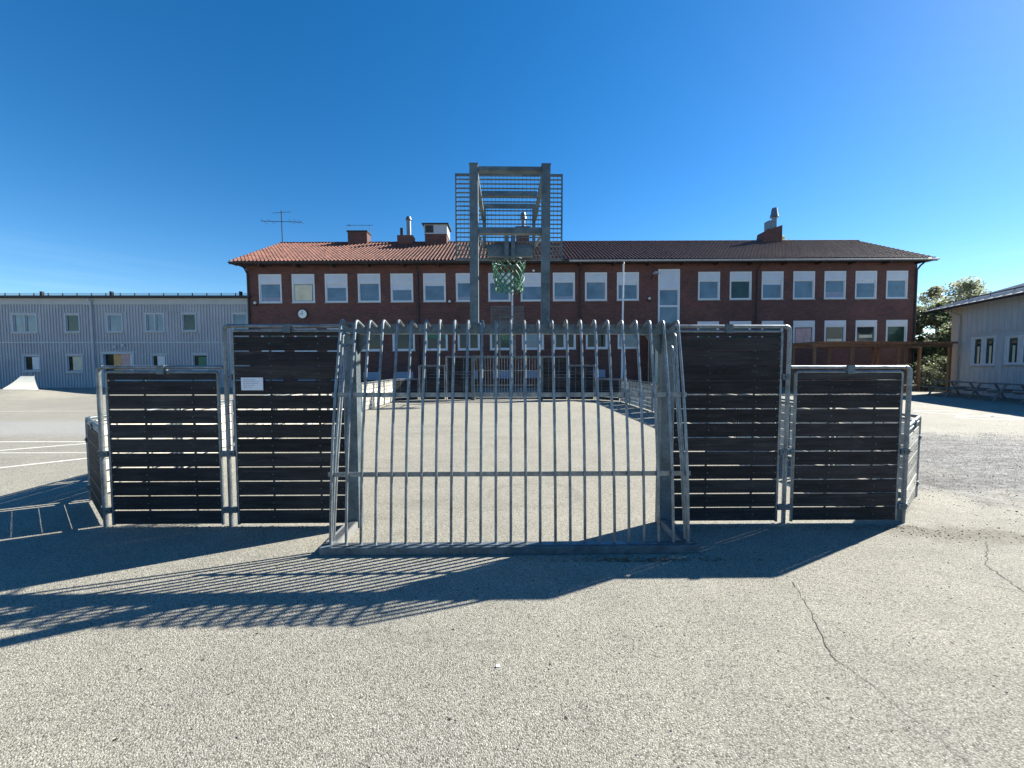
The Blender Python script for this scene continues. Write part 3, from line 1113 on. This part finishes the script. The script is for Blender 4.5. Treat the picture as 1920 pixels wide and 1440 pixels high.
for i, x in enumerate(up):
    kw = dict(frame=0.085, top=0.50, pane='pane_blue')
    if i == 1:
        kw.update(curtain=('curtain', 0.02, 0.93, 0.03, 0.95))  # cream reflection in the glass, painted as a sheet on the pane
    if i == 13:
        kw.update(pane='pane_green')
    if i == 4:
        kw.update(pane='pane_blue', curtain=('spandrel', 0, 1, 0.62, 1.0))
    if i in (0, 6, 9, 16):
        kw.update(curtain=('cover', 0, 1, 0.0, random.uniform(0.15, 0.35)))
    if 'curtain' not in kw and i % 3 == 2:
        kw.update(curtain=('spandrel', 0, 1, 1 - random.uniform(0.08, 0.3), 1.0))
    window(B, 'window', x - HW, x + HW, 5.82, 7.78, **kw)
for i, x in enumerate(lo):
    z0, z1 = LOZ[x]
    kw = dict(frame=0.10, pane='pane_dark')
    if i in (7,):
        kw.update(pane='pane_green')
    if i in (5,):
        kw.update(pane='pane_dark', curtain=('net', 0, 1, 0.55, 1))
    if i in (8, 11):
        kw.update(pane='pane_blue')
    if i in (9, 10, 6):
        kw.update(panes=2)
    if x > 30:
        kw.update(top=0.28, topmat='white', pane='pane_green' if i != 17 else 'pane_dark')
        if i == 15:
            kw.update(curtain=('curtain_pink', 0.05, 0.95, 0.02, 0.95))
        if i == 16:
            kw.update(curtain=('curtain', 0.1, 0.95, 0.0, 0.25))
        if i == 17:
            kw.update(curtain=('curtain', 0.15, 0.9, 0.3, 0.5))
    window(B, 'window', x - HW, x + HW, z0, z1, **kw)
for x in cov:
    part('basement_cover', MB().box(x - 0.6, x + 0.6, -0.03, 0.1, 0.45, 1.0), M['cover'], B)
# tall stair window with door light
w_ = window(B, 'stair_window', 28.42, 29.95, 3.9, 7.98, frame=0.1, top=1.25, pane='pane_blue')
part('transom', MB().box(28.52, 29.85, -0.015, 0.045, 5.35, 5.48), M['white'], w_)

# roof
rf = MB()
ov = 0.68
run = BD / 2 + ov
slope = (RIDGE - EAVE - 0.05) / run
nr = int((BL + 2 * ov) / 0.255)
rows = 17
seg = 6
for j in range(rows):
    for e in (0, 1):
        q = (j + (0.985 if e else 0.0)) / rows
        yy = -ov + run * q
        zz = EAVE + 0.05 + slope * (run * q) + (0.0 if e else 0.035)
        for i in range(nr * seg + 1):
            xx = -ov + (BL + 2 * ov) * i / (nr * seg)
            ph = (i % seg) / seg
            rf.v.append((xx, yy - (0.0 if e else 0.03), zz + 0.075 * max(0, math.sin(ph * 2 * math.pi)) - 0.018 * max(0, -math.sin(ph * 2 * math.pi))))
S = nr * seg + 1
for j in range(rows):
    for i in range(S - 1):
        a = (2 * j) * S + i
        b_ = (2 * j + 1) * S + i
        rf.f.append((a, a + 1, b_ + 1, b_))
        rf.mi.append(0)
        if j < rows - 1:
            c = (2 * j + 2) * S + i
            rf.f.append((b_, b_ + 1, c + 1, c))
            rf.mi.append(0)
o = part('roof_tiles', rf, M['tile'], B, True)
o['kind'] = 'stuff'
mb = MB()
y0, z0 = -ov + 0.04, EAVE + 0.0
mb.add([(-ov, y0, z0), (BL + ov, y0, z0), (BL + ov, BD / 2, RIDGE - 0.08), (-ov, BD / 2, RIDGE - 0.08),
        (BL + ov, BD + ov, z0), (-ov, BD + ov, z0)], [(0, 1, 2, 3), (3, 2, 4, 5), (0, 5, 4, 1), (0, 3, 5), (1, 4, 2)])
part('roof_deck', mb, M['fascia'], B)
mb = MB()
for i in range(70):
    x = -ov + (BL + 2 * ov) * i / 70
    mb.tube([(x, BD / 2, RIDGE - 0.0 + .02), (x + (BL + 2 * ov) / 70 * 1.02, BD / 2, RIDGE + 0.03)], 0.10, 8)
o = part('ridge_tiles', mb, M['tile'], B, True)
o['kind'] = 'stuff'
mb = MB()
mb.box(-ov, BL + ov, -ov - 0.01, -ov + 0.03, EAVE - 0.12, EAVE + 0.06)
part('fascia', mb, M['fascia'], B)
part('soffit', MB().box(-ov, BL + ov, -ov + 0.032, -0.005, EAVE - 0.06, EAVE - 0.03), M['fascia'], B)
part('gutter', MB().tube([(-ov, -ov - 0.075, EAVE - 0.02), (22, -ov - 0.075, EAVE - 0.02)], 0.06, 8), M['fascia'], B)
part('gutter', MB().tube([(22.05, -ov - 0.075, EAVE - 0.02), (BL + ov, -ov - 0.075, EAVE - 0.02)], 0.06, 8), M['gutter_pale'], B)
for x in (0.1, 11.67, 22.91, 35.42, BL - 0.1):
    mb = MB().tube([(x, -ov - 0.05, EAVE - 0.08), (x, -0.3, EAVE - 0.35), (x, -0.08, EAVE - 0.6), (x, -0.08, 0.1)], 0.055, 8)
    part('downpipe', mb, M['fascia'], B)
rme = MB().box(-0.05, 0.05, -ov + 0.033, -0.006, EAVE - 0.20, EAVE - 0.062).mesh('rafter_end', M['fascia'])
for i in range(20):
    link('rafter_end', rme, B).location = (1.2 + i * 2.4, 0, 0)
# clock
ck = part('clock', MB().tube([(3.74, -0.10, 5.05), (3.74, -0.002, 5.05)], 0.34, 20), M['black'], B)
part('clock_face', MB().tube([(3.74, -0.115, 5.05), (3.74, -0.101, 5.05)], 0.29, 20), M['clock_face'], ck)
mb = MB()
mb.box(3.725, 3.755, -0.125, -0.117, 5.03, 5.27)
mb.box(3.55, 3.76, -0.127, -0.118, 5.035, 5.065)
part('clock_hands', mb, M['black'], ck)
for x, z in ((0.6, 5.74), (13.85, 5.74), (27.75, 5.85)):
    l_ = part('wall_lamp', MB().box(x - 0.05, x + 0.05, -0.2, -0.002, z - 0.08, z + 0.02), M['black'], B)
    part('lamp_globe', MB().tube([(x, -0.22, z + 0.02), (x, -0.16, z + 0.12)], 0.09, 8), M['clock_face'], l_)
l_ = part('wall_lamp', MB().tube([(27.95, -0.005, 7.3), (27.95, -0.35, 7.6), (28.0, -0.6, 7.65)], 0.03, 6), M['black'], B)
part('lamp_shade', MB().tube([(28.02, -0.62, 7.66), (28.02, -0.62, 7.52)], 0.14, 10, True, 0, 0.24), M['gutter_pale'], l_)
part('wall_lamp', MB().box(19.6, 19.75, -0.18, -0.002, 7.85, 7.95), M['clock_face'], B)

# chimneys on the ridge
def chimney(parent, x0, x1, z1, yb=0.9, cap=True, mat='brick', name='chimney'):
    y0, y1 = BD / 2 - yb / 2, BD / 2 + yb / 2
    c = part(name, MB().box(x0, x1, y0, y1, RIDGE - 0.9, z1), M[mat], parent)
    if cap:
        part('chimney_cap', MB().box(x0 - 0.07, x1 + 0.07, y0 - 0.07, y1 + 0.07, z1 + .001, z1 + 0.1), M['roofing'], c)
    return c


c = chimney(B, 5.0, 6.55, 12.32)
mb = MB()
for x in (4.9, 5.4, 6.1, 6.65):
    mb.tube([(x, 5.5, 12.42), (x, 5.5, 13.0)], 0.02, 5)
mb.tube([(4.7, 5.5, 13.0), (6.9, 5.5, 13.0)], 0.018, 5)
mb.tube([(5.0, 5.3, 13.05), (5.0, 5.7, 12.95)], 0.018, 5)
part('roof_rail', mb, M['black'], c)
c = chimney(B, 8.98, 10.25, 12.05, cap=False)
part('flue', MB().tube([(9.25, 5.5, 12.05), (9.25, 5.5, 12.75)], 0.13, 8), M['black'], c)
part('flue', MB().tube([(9.85, 5.5, 12.05), (9.85, 5.5, 12.9), (9.85, 5.5, 13.4)], 0.19, 10), M['flue'], c, True)
part('flue_cowl', MB().tube([(9.85, 5.5, 13.4), (9.85, 5.5, 13.68)], 0.28, 10, True, 0, 0.16), M['flue'], c, True)
c = chimney(B, 11.3, 13.05, 12.0, cap=False, yb=1.6)
part('vent_housing', MB().box(11.25, 13.1, 4.65, 6.35, 12.0, 12.75), M['trim_grey'], c)
part('vent_grille', MB().box(11.35, 12.0, 4.62, 4.648, 12.1, 12.68), M['roofing'], c)
part('chimney_cap', MB().box(11.1, 13.25, 4.5, 6.5, 12.752, 12.83), M['roofing'], c)
c = chimney(B, 18.7, 19.75, 12.6, cap=True)
part('flue', MB().tube([(19.3, 5.5, 12.7), (19.3, 5.5, 13.5)], 0.16, 10), M['flue'], c, True)
part('flue_cowl', MB().tube([(19.3, 5.5, 13.45), (19.3, 5.5, 13.75), (19.3, 5.5, 13.95)], 0.27, 10, True, 0, 0.2), M['flue'], c, True)
c = part('chimney', MB().add([(39.1, 5.0, 11.1), (40.75, 5.0, 11.1), (40.75, 6.0, 11.1), (39.1, 6.0, 11.1), (39.3, 5.0, 12.25), (40.75, 5.0, 12.75), (40.75, 6.0, 12.75), (39.3, 6.0, 12.25)],
         [(0, 3, 2, 1), (4, 5, 6, 7), (0, 1, 5, 4), (1, 2, 6, 5), (2, 3, 7, 6), (3, 0, 4, 7)]), M['brick'], B)
part('flue', MB().box(39.75, 40.3, 5.2, 5.8, 12.5, 13.2), M['flue'], c)
part('flue', MB().tube([(40.4, 5.5, 12.7), (40.4, 5.5, 13.65)], 0.2, 10), M['flue'], c, True)
part('flue_cowl', MB().tube([(40.4, 5.5, 13.55), (40.4, 5.5, 13.85), (40.4, 5.5, 14.3)], 0.34, 10, True, 0, 0.2), M['flue'], c, True)
# aerial mast
mb = MB()
mb.tube([(-0.5, 5.5, 11.3), (-0.5, 5.5, 14.2)], 0.035, 6)
mb.tube([(-2.15, 5.5, 13.36), (1.15, 5.5, 13.26)], 0.025, 5)
for x in (-1.9, -1.3, 0.3, 0.7, 1.05):
    mb.tube([(x, 5.0, 13.3), (x, 6.0, 13.3)], 0.018, 4)
mb.tube([(-1.2, 5.5, 14.0), (0.3, 5.5, 14.1)], 0.018, 5)
part('aerial', mb, M['black'], B)
# entrance porch near the right of the arena
p = part('porch', MB().box(27.25, 28.45, -1.4, -0.003, 3.45, 3.95), M['roofing'], B)
part('porch_trim', MB().box(27.2, 28.5, -1.45, -0.004, 3.36, 3.448), M['gutter_pale'], p)
part('porch_wall', MB().box(27.75, 28.35, -1.3, -0.004, -0.2, 3.358), M['curtain'], p)
part('porch_post', MB().box(27.4, 27.62, -1.3, -1.1, -0.2, 3.358), M['wood'], p)

# ------------------------------------------------------------------ grey sided building on the left
G = thing('grey_building', 'long pale grey ribbed two storey building with flat dark roof edge at left', 'building', (-18.2, 27.2, 0), 0)
GL = -34.0
wins = [(-16.48, -14.72, 3.80, 5.15, 2), (-12.82, -11.75, 3.82, 5.15, 1), (-9.9, -8.78, 3.84, 5.15, 1), (-7.24, -5.89, 3.86, 5.18, 2), (-4.72, -3.67, 3.89, 5.2, 1), (-1.21, -0.1, 3.9, 5.2, 1),
        (-20.5, -19.4, 3.80, 5.15, 1), (-24.5, -22.8, 3.80, 5.15, 2), (-29, -27.8, 3.8, 5.15, 1),
        (-15.88, -14.65, 1.12, 2.3, 1), (-12.87, -11.68, 1.05, 2.32, 1), (-6.96, -5.82, 1.2, 2.35, 1), (-4.1, -2.95, 1.2, 2.38, 1), (-20.5, -19.2, 1.1, 2.3, 1), (-25, -23.5, 1.1, 2.3, 1)]
door = (-10.41, -8.1, 0.12, 2.5)
holes = [(a, b_, c_, d_) for a, b_, c_, d_, n_ in wins] + [door]
part('front_wall', wall_with_holes(GL, 0.3, -0.3, 6.2, holes), M['siding'], G)
part('body', MB().box(GL, 0.29, 0.252, 9, -0.3, 6.19), M['siding'], G)
rb = MB()
x = GL + 0.05
while x < 0.28:
    zc = [(-0.3, 3.10), (3.2, 5.75)]
    for h in holes:
        if h[0] - 0.07 < x < h[1] + 0.07:
            nz = []
            for a, b_ in zc:
                if h[2] < b_ and h[3] > a:
                    if h[2] - 0.07 > a:
                        nz.append((a, h[2] - 0.07))
                    if h[3] + 0.07 < b_:
                        nz.append((h[3] + 0.07, b_))
                else:
                    nz.append((a, b_))
            zc = nz
    for a, b_ in zc:
        rb.box(x - 0.035, x + 0.035, -0.045, -0.001, a, b_)
    x += 0.205
o = part('siding_ribs', rb, M['siding'], G)
o['kind'] = 'stuff'
part('belt_trim', MB().box(GL, 0.29, -0.05, -0.001, 3.11, 3.19), M['trim_grey'], G)
part('top_band', MB().box(GL, 0.29, -0.06, -0.001, 5.76, 6.19), M['siding_band'], G)
part('roof', MB().box(GL - 0.2, 0.28, -0.35, 9.2, 6.2, 6.34), M['roofing'], G)
mb = MB()
mb.tube([(GL, 0.1, 6.55), (0.2, 0.1, 6.55)], 0.014, 5)
mb.tube([(GL, 0.1, 6.46), (0.2, 0.1, 6.46)], 0.014, 5)
x = GL
while x < 0.2:
    mb.box(x, x + 0.03, 0.07, 0.13, 6.34, 6.58)
    x += 1.0
part('snow_guard', mb, M['roofing'], G)
for x in (-14.9, -10.0, -0.9):
    part('roof_vent', MB().tube([(x, 0.5, 6.34), (x, 0.5, 6.75)], 0.11, 8), M['roofing'], G)
part('downpipe', MB().tube([(-10.85, -0.30, 6.15), (-10.85, -0.12, 5.9), (-10.85, -0.12, 0.1)], 0.06, 8), M['trim_grey'], G)
gcur = {9: ('white', 0.45, 0.98, 0.02, 0.98), 10: ('curtain', 0.28, 0.98, 0.02, 0.98), 11: ('white', 0.3, 0.9, 0.1, 0.98), 12: ('net', 0.3, 0.95, 0.05, 0.9), 4: None}  # white and cream sheets paint reflections of sunlit ground into the lower panes
for i, (a, b_, c_, d_, n_) in enumerate(wins):
    window(G, 'window', a, b_, c_, d_, frame=0.09, panes=n_, pane='pane_green' if i in (1, 4) else ('pane_blue' if i in (0, 2, 3, 5) else 'pane_dark'), fr='trim_grey', curtain=gcur.get(i), out=0.05)
e = part('entrance', MB().box(-10.41, -10.25, -0.06, 0.2, 0.12, 2.5).box(-8.26, -8.1, -0.06, 0.2, 0.12, 2.5).box(-10.249, -8.261, -0.055, 0.2, 2.34, 2.5), M['trim_grey'], G)
part('door', MB().box(-10.249, -9.7, 0.12, 0.18, 0.12, 2.339), M['pane_dark'], e)
part('curtain', MB().box(-9.69, -9.2, 0.12, 0.18, 0.9, 2.339), M['curtain_orange'], e)
part('curtain', MB().box(-9.19, -8.55, 0.12, 0.18, 0.9, 2.339), M['curtain_pink'], e)
part('curtain', MB().box(-8.54, -8.27, 0.12, 0.18, 0.9, 2.339), M['white'], e)
part('lower_panel', MB().box(-9.69, -8.27, 0.12, 0.18, 0.12, 0.89), M['siding'], e)
for x, z in ((-9.35, 2.82), (-8.8, 2.95)):
    part('wall_lamp', MB().tube([(x, -0.12, z), (x, -0.046, z)], 0.1, 10), M['trim_grey'], G)

# ------------------------------------------------------------------ right pale building
RB = thing('pale_hall', 'pale grey board clad hall with low sheet roof at the right edge', 'building', (25.3, 22.0, 0), math.atan2(-5, -1.9))
rw = [(0.82, 1.60, 1.55, 3.08), (1.62, 2.42, 1.55, 3.08), (3.05, 3.85, 1.6, 3.0), (3.87, 4.7, 1.6, 3.0), (5.6, 6.4, 1.6, 3.0), (6.42, 7.2, 1.6, 3.0)]
part('front_wall', wall_with_holes(-0.85, 10, -0.2, 5.15, [tuple(q) for q in rw], th=0.25), M['board_pale'], RB)
part('body', MB().box(-0.85, 10, 0.252, 9, -0.2, 5.15), M['board_pale'], RB)
part('corner_panel', MB().box(-0.85, 0.0, -0.02, -0.001, -0.2, 5.14), M['board_cream'], RB)
x = 0.06
while x < 9.9:
    segs = [(3.28, 5.14), (0.0, 1.32)]
    if not any(a - 0.14 < x < b_ + 0.02 for a, b_, c_, d_ in rw):
        segs = [(3.28, 5.14), (0.0, 3.18)]
    for a, b_ in segs:
        part('board', MB().box(x, x + 0.335, -0.03, -0.001, a, b_), M['board_pale'], RB)
    x += 0.36
for a, b_, c_, d_ in rw:
    window(RB, 'window', a, b_, c_, d_, frame=0.07, pane='pane_green', out=0.05, fr='white', curtain=('curtain', 0.35, 0.6, 0.0, 0.7))
part('belt_trim', MB().box(0.0, 10, -0.035, -0.001, 3.19, 3.27), M['trim_grey'], RB)
part('downpipe', MB().tube([(-0.75, -0.5, 4.85), (-0.05, -0.12, 4.35), (-0.05, -0.12, 0.1)], 0.05, 8), M['gutter_pale'], RB)
pit = math.tan(R(18))
mb = MB()
y0, yr = -0.75, 4.6
x0, x1 = -1.8, 10.6
ze = 4.86
zr = ze + pit * (yr - y0)
mb.add([(x0, y0, ze), (x1, y0, ze), (x1, yr, zr), (x0, yr, zr), (x1, 2 * yr - y0, ze), (x0, 2 * yr - y0, ze),
        (x0, y0, ze - .14), (x1, y0, ze - .14), (x1, yr, zr - .14), (x0, yr, zr - .14), (x1, 2 * yr - y0, ze - .14), (x0, 2 * yr - y0, ze - .14)],
       [(0, 1, 2, 3), (3, 2, 4, 5), (6, 9, 8, 7), (9, 11, 10, 8), (0, 6, 7, 1), (5, 4, 10, 11), (0, 3, 9, 6), (3, 5, 11, 9), (1, 7, 8, 2), (2, 8, 10, 4)])
rf_ = part('roof', mb, M['roof_metal'], RB)
mb = MB()
x = x0 + 0.2
while x < x1:
    mb.add([(x, y0, ze + .002), (x + .03, y0, ze + .002), (x + .03, yr, zr + .002), (x, yr, zr + .002), (x, y0, ze + .04), (x + .03, y0, ze + .04), (x + .03, yr, zr + .04), (x, yr, zr + .04)],
           [(4, 5, 6, 7), (0, 1, 5, 4), (1, 2, 6, 5), (3, 0, 4, 7)])
    x += 0.55
o = part('roof_seams', mb, M['roof_metal'], RB)
part('gutter', MB().tube([(x0, y0 - 0.06, ze - 0.09), (x1, y0 - 0.06, ze - 0.09)], 0.07, 8), M['roofing'], RB)
mb = MB()
mb.tube([(x0 + .3, 0.1, ze + 0.42), (x1, 0.1, ze + 0.42)], 0.03, 6)
for i in range(8):
    x = x0 + .5 + i * 1.5
    mb.tube([(x, 0.1, ze + 0.22), (x, 0.1, ze + 0.44)], 0.02, 5)
part('snow_guard', mb, M['roofing'], RB)

# ------------------------------------------------------------------ pergola
P = thing('pergola', 'brown timber pergola beam on posts in front of the brick building', 'pergola', (16.9, 22.0, 0), R(1.5))
part('beam', MB().box(0, 8.1, -0.05, 0.05, 2.62, 2.78), M['wood'], P)
part('beam', MB().box(0, 8.1, 1.55, 1.65, 2.62, 2.78), M['wood'], P)
rme = MB().box(-0.03, 0.03, -0.4, 2.0, 2.782, 2.9).mesh('rafter', M['wood'])
for i in range(28):
    o = link('rafter', rme, P)
    o.location = (0.1 + i * 0.29, random.uniform(-.03, .03), 0)
for x in (0.15, 2.35, 5.1, 5.45, 8.0):
    part('post', MB().box(x - 0.06, x + 0.06, -0.06, 0.06, 0, 2.619), M['wood'], P)
    part('post', MB().box(x - 0.06, x + 0.06, 1.54, 1.66, 0, 2.619), M['wood'], P)

# ------------------------------------------------------------------ flagpoles
def flagpole(label, x, y, h):
    t = thing('flagpole', label, 'flagpole', (x, y, 0), 0, 'white flagpoles by the brick building')
    part('pole', MB().tube([(0, 0, 0), (0, 0, h * .5), (0, 0, h)], 0.075, 12, True, 0, 0.05), M['white'], t, True)
    part('finial', MB().tube([(0, 0, h), (0, 0, h + 0.05), (0, 0, h + 0.12)], 0.09, 10, True, 0, 0.03), M['black'], t, True)
    part('pole_foot', MB().box(-0.15, 0.15, -0.15, 0.15, 0, 0.25), M['galv_dark'], t)


flagpole('white pole rising right behind the hoop, before the brick building', 0.02, 25.0, 7.45)
flagpole('thin white pole before the brick building, right of the steel hoop frame', 7.06, 25.0, 8.0)


# ------------------------------------------------------------------ picnic tables
def picnic(label, loc, rz):
    t = thing('picnic_table', label, 'picnic table', loc, rz, 'picnic tables by the pale hall')
    for i in range(5):
        o = part('plank', MB().chbox(-0.9, 0.9, -0.065, 0.065, 0.72, 0.76, 0.004), M['wood_grey'], t)
        o.location = (0, -0.3 + 0.15 * i, 0)
    for s_ in (-1, 1):
        part('bench', MB().chbox(-0.9, 0.9, s_ * 0.72 - 0.13, s_ * 0.72 + 0.13, 0.43, 0.47, 0.004), M['wood_grey'], t)
    for x in (-0.7, 0.7):
        mb = MB()
        mb.tube([(x, -0.62, 0.0), (x, -0.25, 0.715)], 0.045, 4)
        mb.tube([(x, 0.62, 0.0), (x, 0.25, 0.715)], 0.045, 4)
        mb.box(x - 0.03, x + 0.03, -0.84, 0.84, 0.36, 0.425)
        part('leg_frame', mb, M['wood_grey'], t)
    return t


p1 = picnic('sunlit picnic table between the fence corner and the hedge', (21.6, 22.3, 0), R(20))
for k, (x, y, rz, lb) in enumerate([(22.6, 19.9, 68, 'picnic table in shade by the hall corner downpipe'),
                                    (22.1, 17.6, 70, 'picnic table in shade below the first hall windows'),
                                    (21.4, 15.2, 66, 'picnic table in shade at the right edge of the photo')]):
    q = copy_tree(p1)
    q.location = (x, y, 0)
    q.rotation_euler = (0, 0, R(rz))
    q['label'] = lb


# ------------------------------------------------------------------ trees
def tree(name, label, cat, loc, h, rx, base, n, leafm, seed, size=0.16, group=None, flat=1.0):
    rnd = random.Random(seed)
    t = thing(name, label, cat, loc, 0, group)
    tr = MB()
    tr.tube([(0, 0, 0), (0.05, 0.03, h * 0.25), (-0.05, 0, h * 0.55), (0, 0.05, h * 0.85)], 0.15 * h / 7, 8, True, 0, 0.03)
    for k in range(12):
        a = rnd.uniform(0, 6.28)
        z0 = h * rnd.uniform(0.12, 0.6)
        l_ = rx * rnd.uniform(0.5, 0.95)
        tr.tube([(0, 0, z0), (l_ * .5 * math.cos(a), l_ * .5 * math.sin(a), z0 + l_ * .35), (l_ * math.cos(a), l_ * math.sin(a), z0 + l_ * .8)], 0.06 * h / 7, 6, True, 0, 0.012)
    part('trunk', tr, M['bark'], t, True)
    clumps = []
    for _ in range(70):
        a = rnd.uniform(0, 6.28)
        zz = rnd.random()
        prof = math.sin(math.pi * min(1, max(0.04, zz * 0.93 + 0.05))) ** 0.6
        rr = rx * prof * math.sqrt(rnd.uniform(0.15, 1.0))
        clumps.append((rr * math.cos(a), rr * math.sin(a) * flat, base + (h - base) * zz, rnd.uniform(0.35, 0.85) * rx * 0.32))
    cr = MB()
    for _ in range(n):
        cx, cy, cz, cr_ = clumps[rnd.randrange(len(clumps))]
        d = Vector((rnd.gauss(0, 1), rnd.gauss(0, 1), rnd.gauss(0, 1))).normalized() * cr_ * (rnd.random() ** 0.35)
        p_ = Vector((cx, cy, max(0.1, cz))) + d
        if p_.z < 0.05:
            p_.z = 0.05
        u = Vector((rnd.gauss(0, 1), rnd.gauss(0, 1), rnd.gauss(0, 0.6))).normalized()
        w = u.cross(Vector((rnd.gauss(0, 1), rnd.gauss(0, 1), rnd.gauss(0, 1)))).normalized()
        s_ = size * rnd.uniform(0.6, 1.3)
        cr.add([p_ - u * s_ * .5, p_ + w * s_ * .28, p_ + u * s_ * .5, p_ - w * s_ * .28], [(0, 1, 2, 3)])
    o = part('crown', cr, leafm, t)
    return t


tree('leafy_tree', 'pale green leafy tree between brick building and pale hall', 'tree', (36.0, 32.0, 0), 8.0, 3.1, 1.0, 15000, M['leaf_pale'], 3, 0.22)
tree('leafy_tree', 'darker green bushy tree at the right corner of the brick building', 'tree', (32.0, 29.5, 0), 6.0, 2.2, 0.2, 15000, M['leaf'], 5, 0.18)
tree('leafy_tree', 'green tree showing left of the hall corner under the eave', 'tree', (32.0, 26.0, 0), 5.2, 2.3, 0.1, 15000, M['leaf'], 11, 0.18)
tree('leafy_tree', 'short dense green tree in front of the gap beside the brick building', 'tree', (30.3, 26.6, 0), 4.2, 2.1, 0.05, 14000, M['leaf'], 14, 0.17)
tree('hedge_shrub', 'low green hedge shrub behind the sunlit picnic table', 'shrub', (27.2, 24.6, 0), 2.0, 1.6, 0.05, 5000, M['leaf'], 8, 0.11, None)
tree('hedge_shrub', 'low leafy shrub at the foot of the hall corner', 'shrub', (25.8, 24.3, 0), 1.3, 0.9, 0.05, 2500, M['leaf_pale'], 9, 0.1, None)
tree('leafy_tree', 'treetop just showing above the roof ridge beside the right chimney', 'tree', (30.5, 46.0, 0), 16.3, 2.6, 9.0, 3500, M['leaf_pale'], 21, 0.25)

# wood ring added to keep the orange horizon out of window reflections
wd = MB()
rw_ = random.Random(31)
bmt = bmesh.new()
bmesh.ops.create_icosphere(bmt, subdivisions=2, radius=1.0)
ico_v = [v.co.copy() for v in bmt.verts]
ico_f = [tuple(v.index for v in f.verts) for f in bmt.faces]
bmt.free()
for k in range(420):
    an = k / 420 * 2 * math.pi + rw_.uniform(-.01, .01)
    rad_ = 150 + rw_.uniform(-8, 14)
    hh = rw_.uniform(5.5, 9.0) * (1.15 if rw_.random() < .2 else 1)
    ww = rw_.uniform(2.2, 3.4)
    cx_, cy_ = rad_ * math.sin(an), rad_ * math.cos(an)
    wd.add([(cx_ + v.x * ww * rw_.uniform(.8, 1.15), cy_ + v.y * ww * rw_.uniform(.8, 1.15), max(-0.2, hh * .5 + v.z * hh * .5 * rw_.uniform(.9, 1.1))) for v in ico_v], ico_f)
o = part('added_wood_ring', wd, M['leaf'], None)
o['kind'] = 'stuff'
tag(o, 'added dark wood ring hiding the horizon from window reflections', 'wood')
# ------------------------------------------------------------------ skate ramp
t = thing('skate_ramp', 'small cream coloured skate ramp on the asphalt mound at left', 'skate ramp', (-24.36, 19.4, 0.13))
t.scale = (0.875, 0.875, 0.875)
mb = MB()
cols_, rows_ = 1, 6
fr = []
for r_ in range(7):
    k = r_ / 6
    zz = 0.25 + 0.75 * (0.35 * k + 0.65 * k * k)
    xl = -1.2 - 0.95 * (k ** 0.55) + 0.0 * k
    xr = 0.85 - 2.2 * k
    fr.append(((xl, 1.6 * k, zz), (xr, 1.6 * k, zz)))
n_ = len(fr)
vs = [p for q in fr for p in q] + [(fr[0][0][0], 0, -0.14), (fr[0][1][0], 0, -0.14), (fr[-1][0][0] - .1, 1.65, -0.14), (fr[-1][1][0] + .1, 1.65, -0.14)]
o_ = 2 * n_
mb.add(vs, [(2 * i, 2 * i + 1, 2 * i + 3, 2 * i + 2) for i in range(n_ - 1)] +
       [(o_, o_ + 1, 1, 0), (o_ + 2, 2 * n_ - 2, 2 * n_ - 1, o_ + 3)] +
       [tuple([o_] + [2 * i for i in range(n_)] + [o_ + 2]), tuple([o_ + 3] + [2 * i + 1 for i in reversed(range(n_))] + [o_ + 1])])
part('ramp_body', mb, M['ramp'], t)
part('coping', MB().tube([(-2.15, 1.62, 1.0), (-1.35, 1.62, 1.0)], 0.03, 8), M['galv_dark'], t)
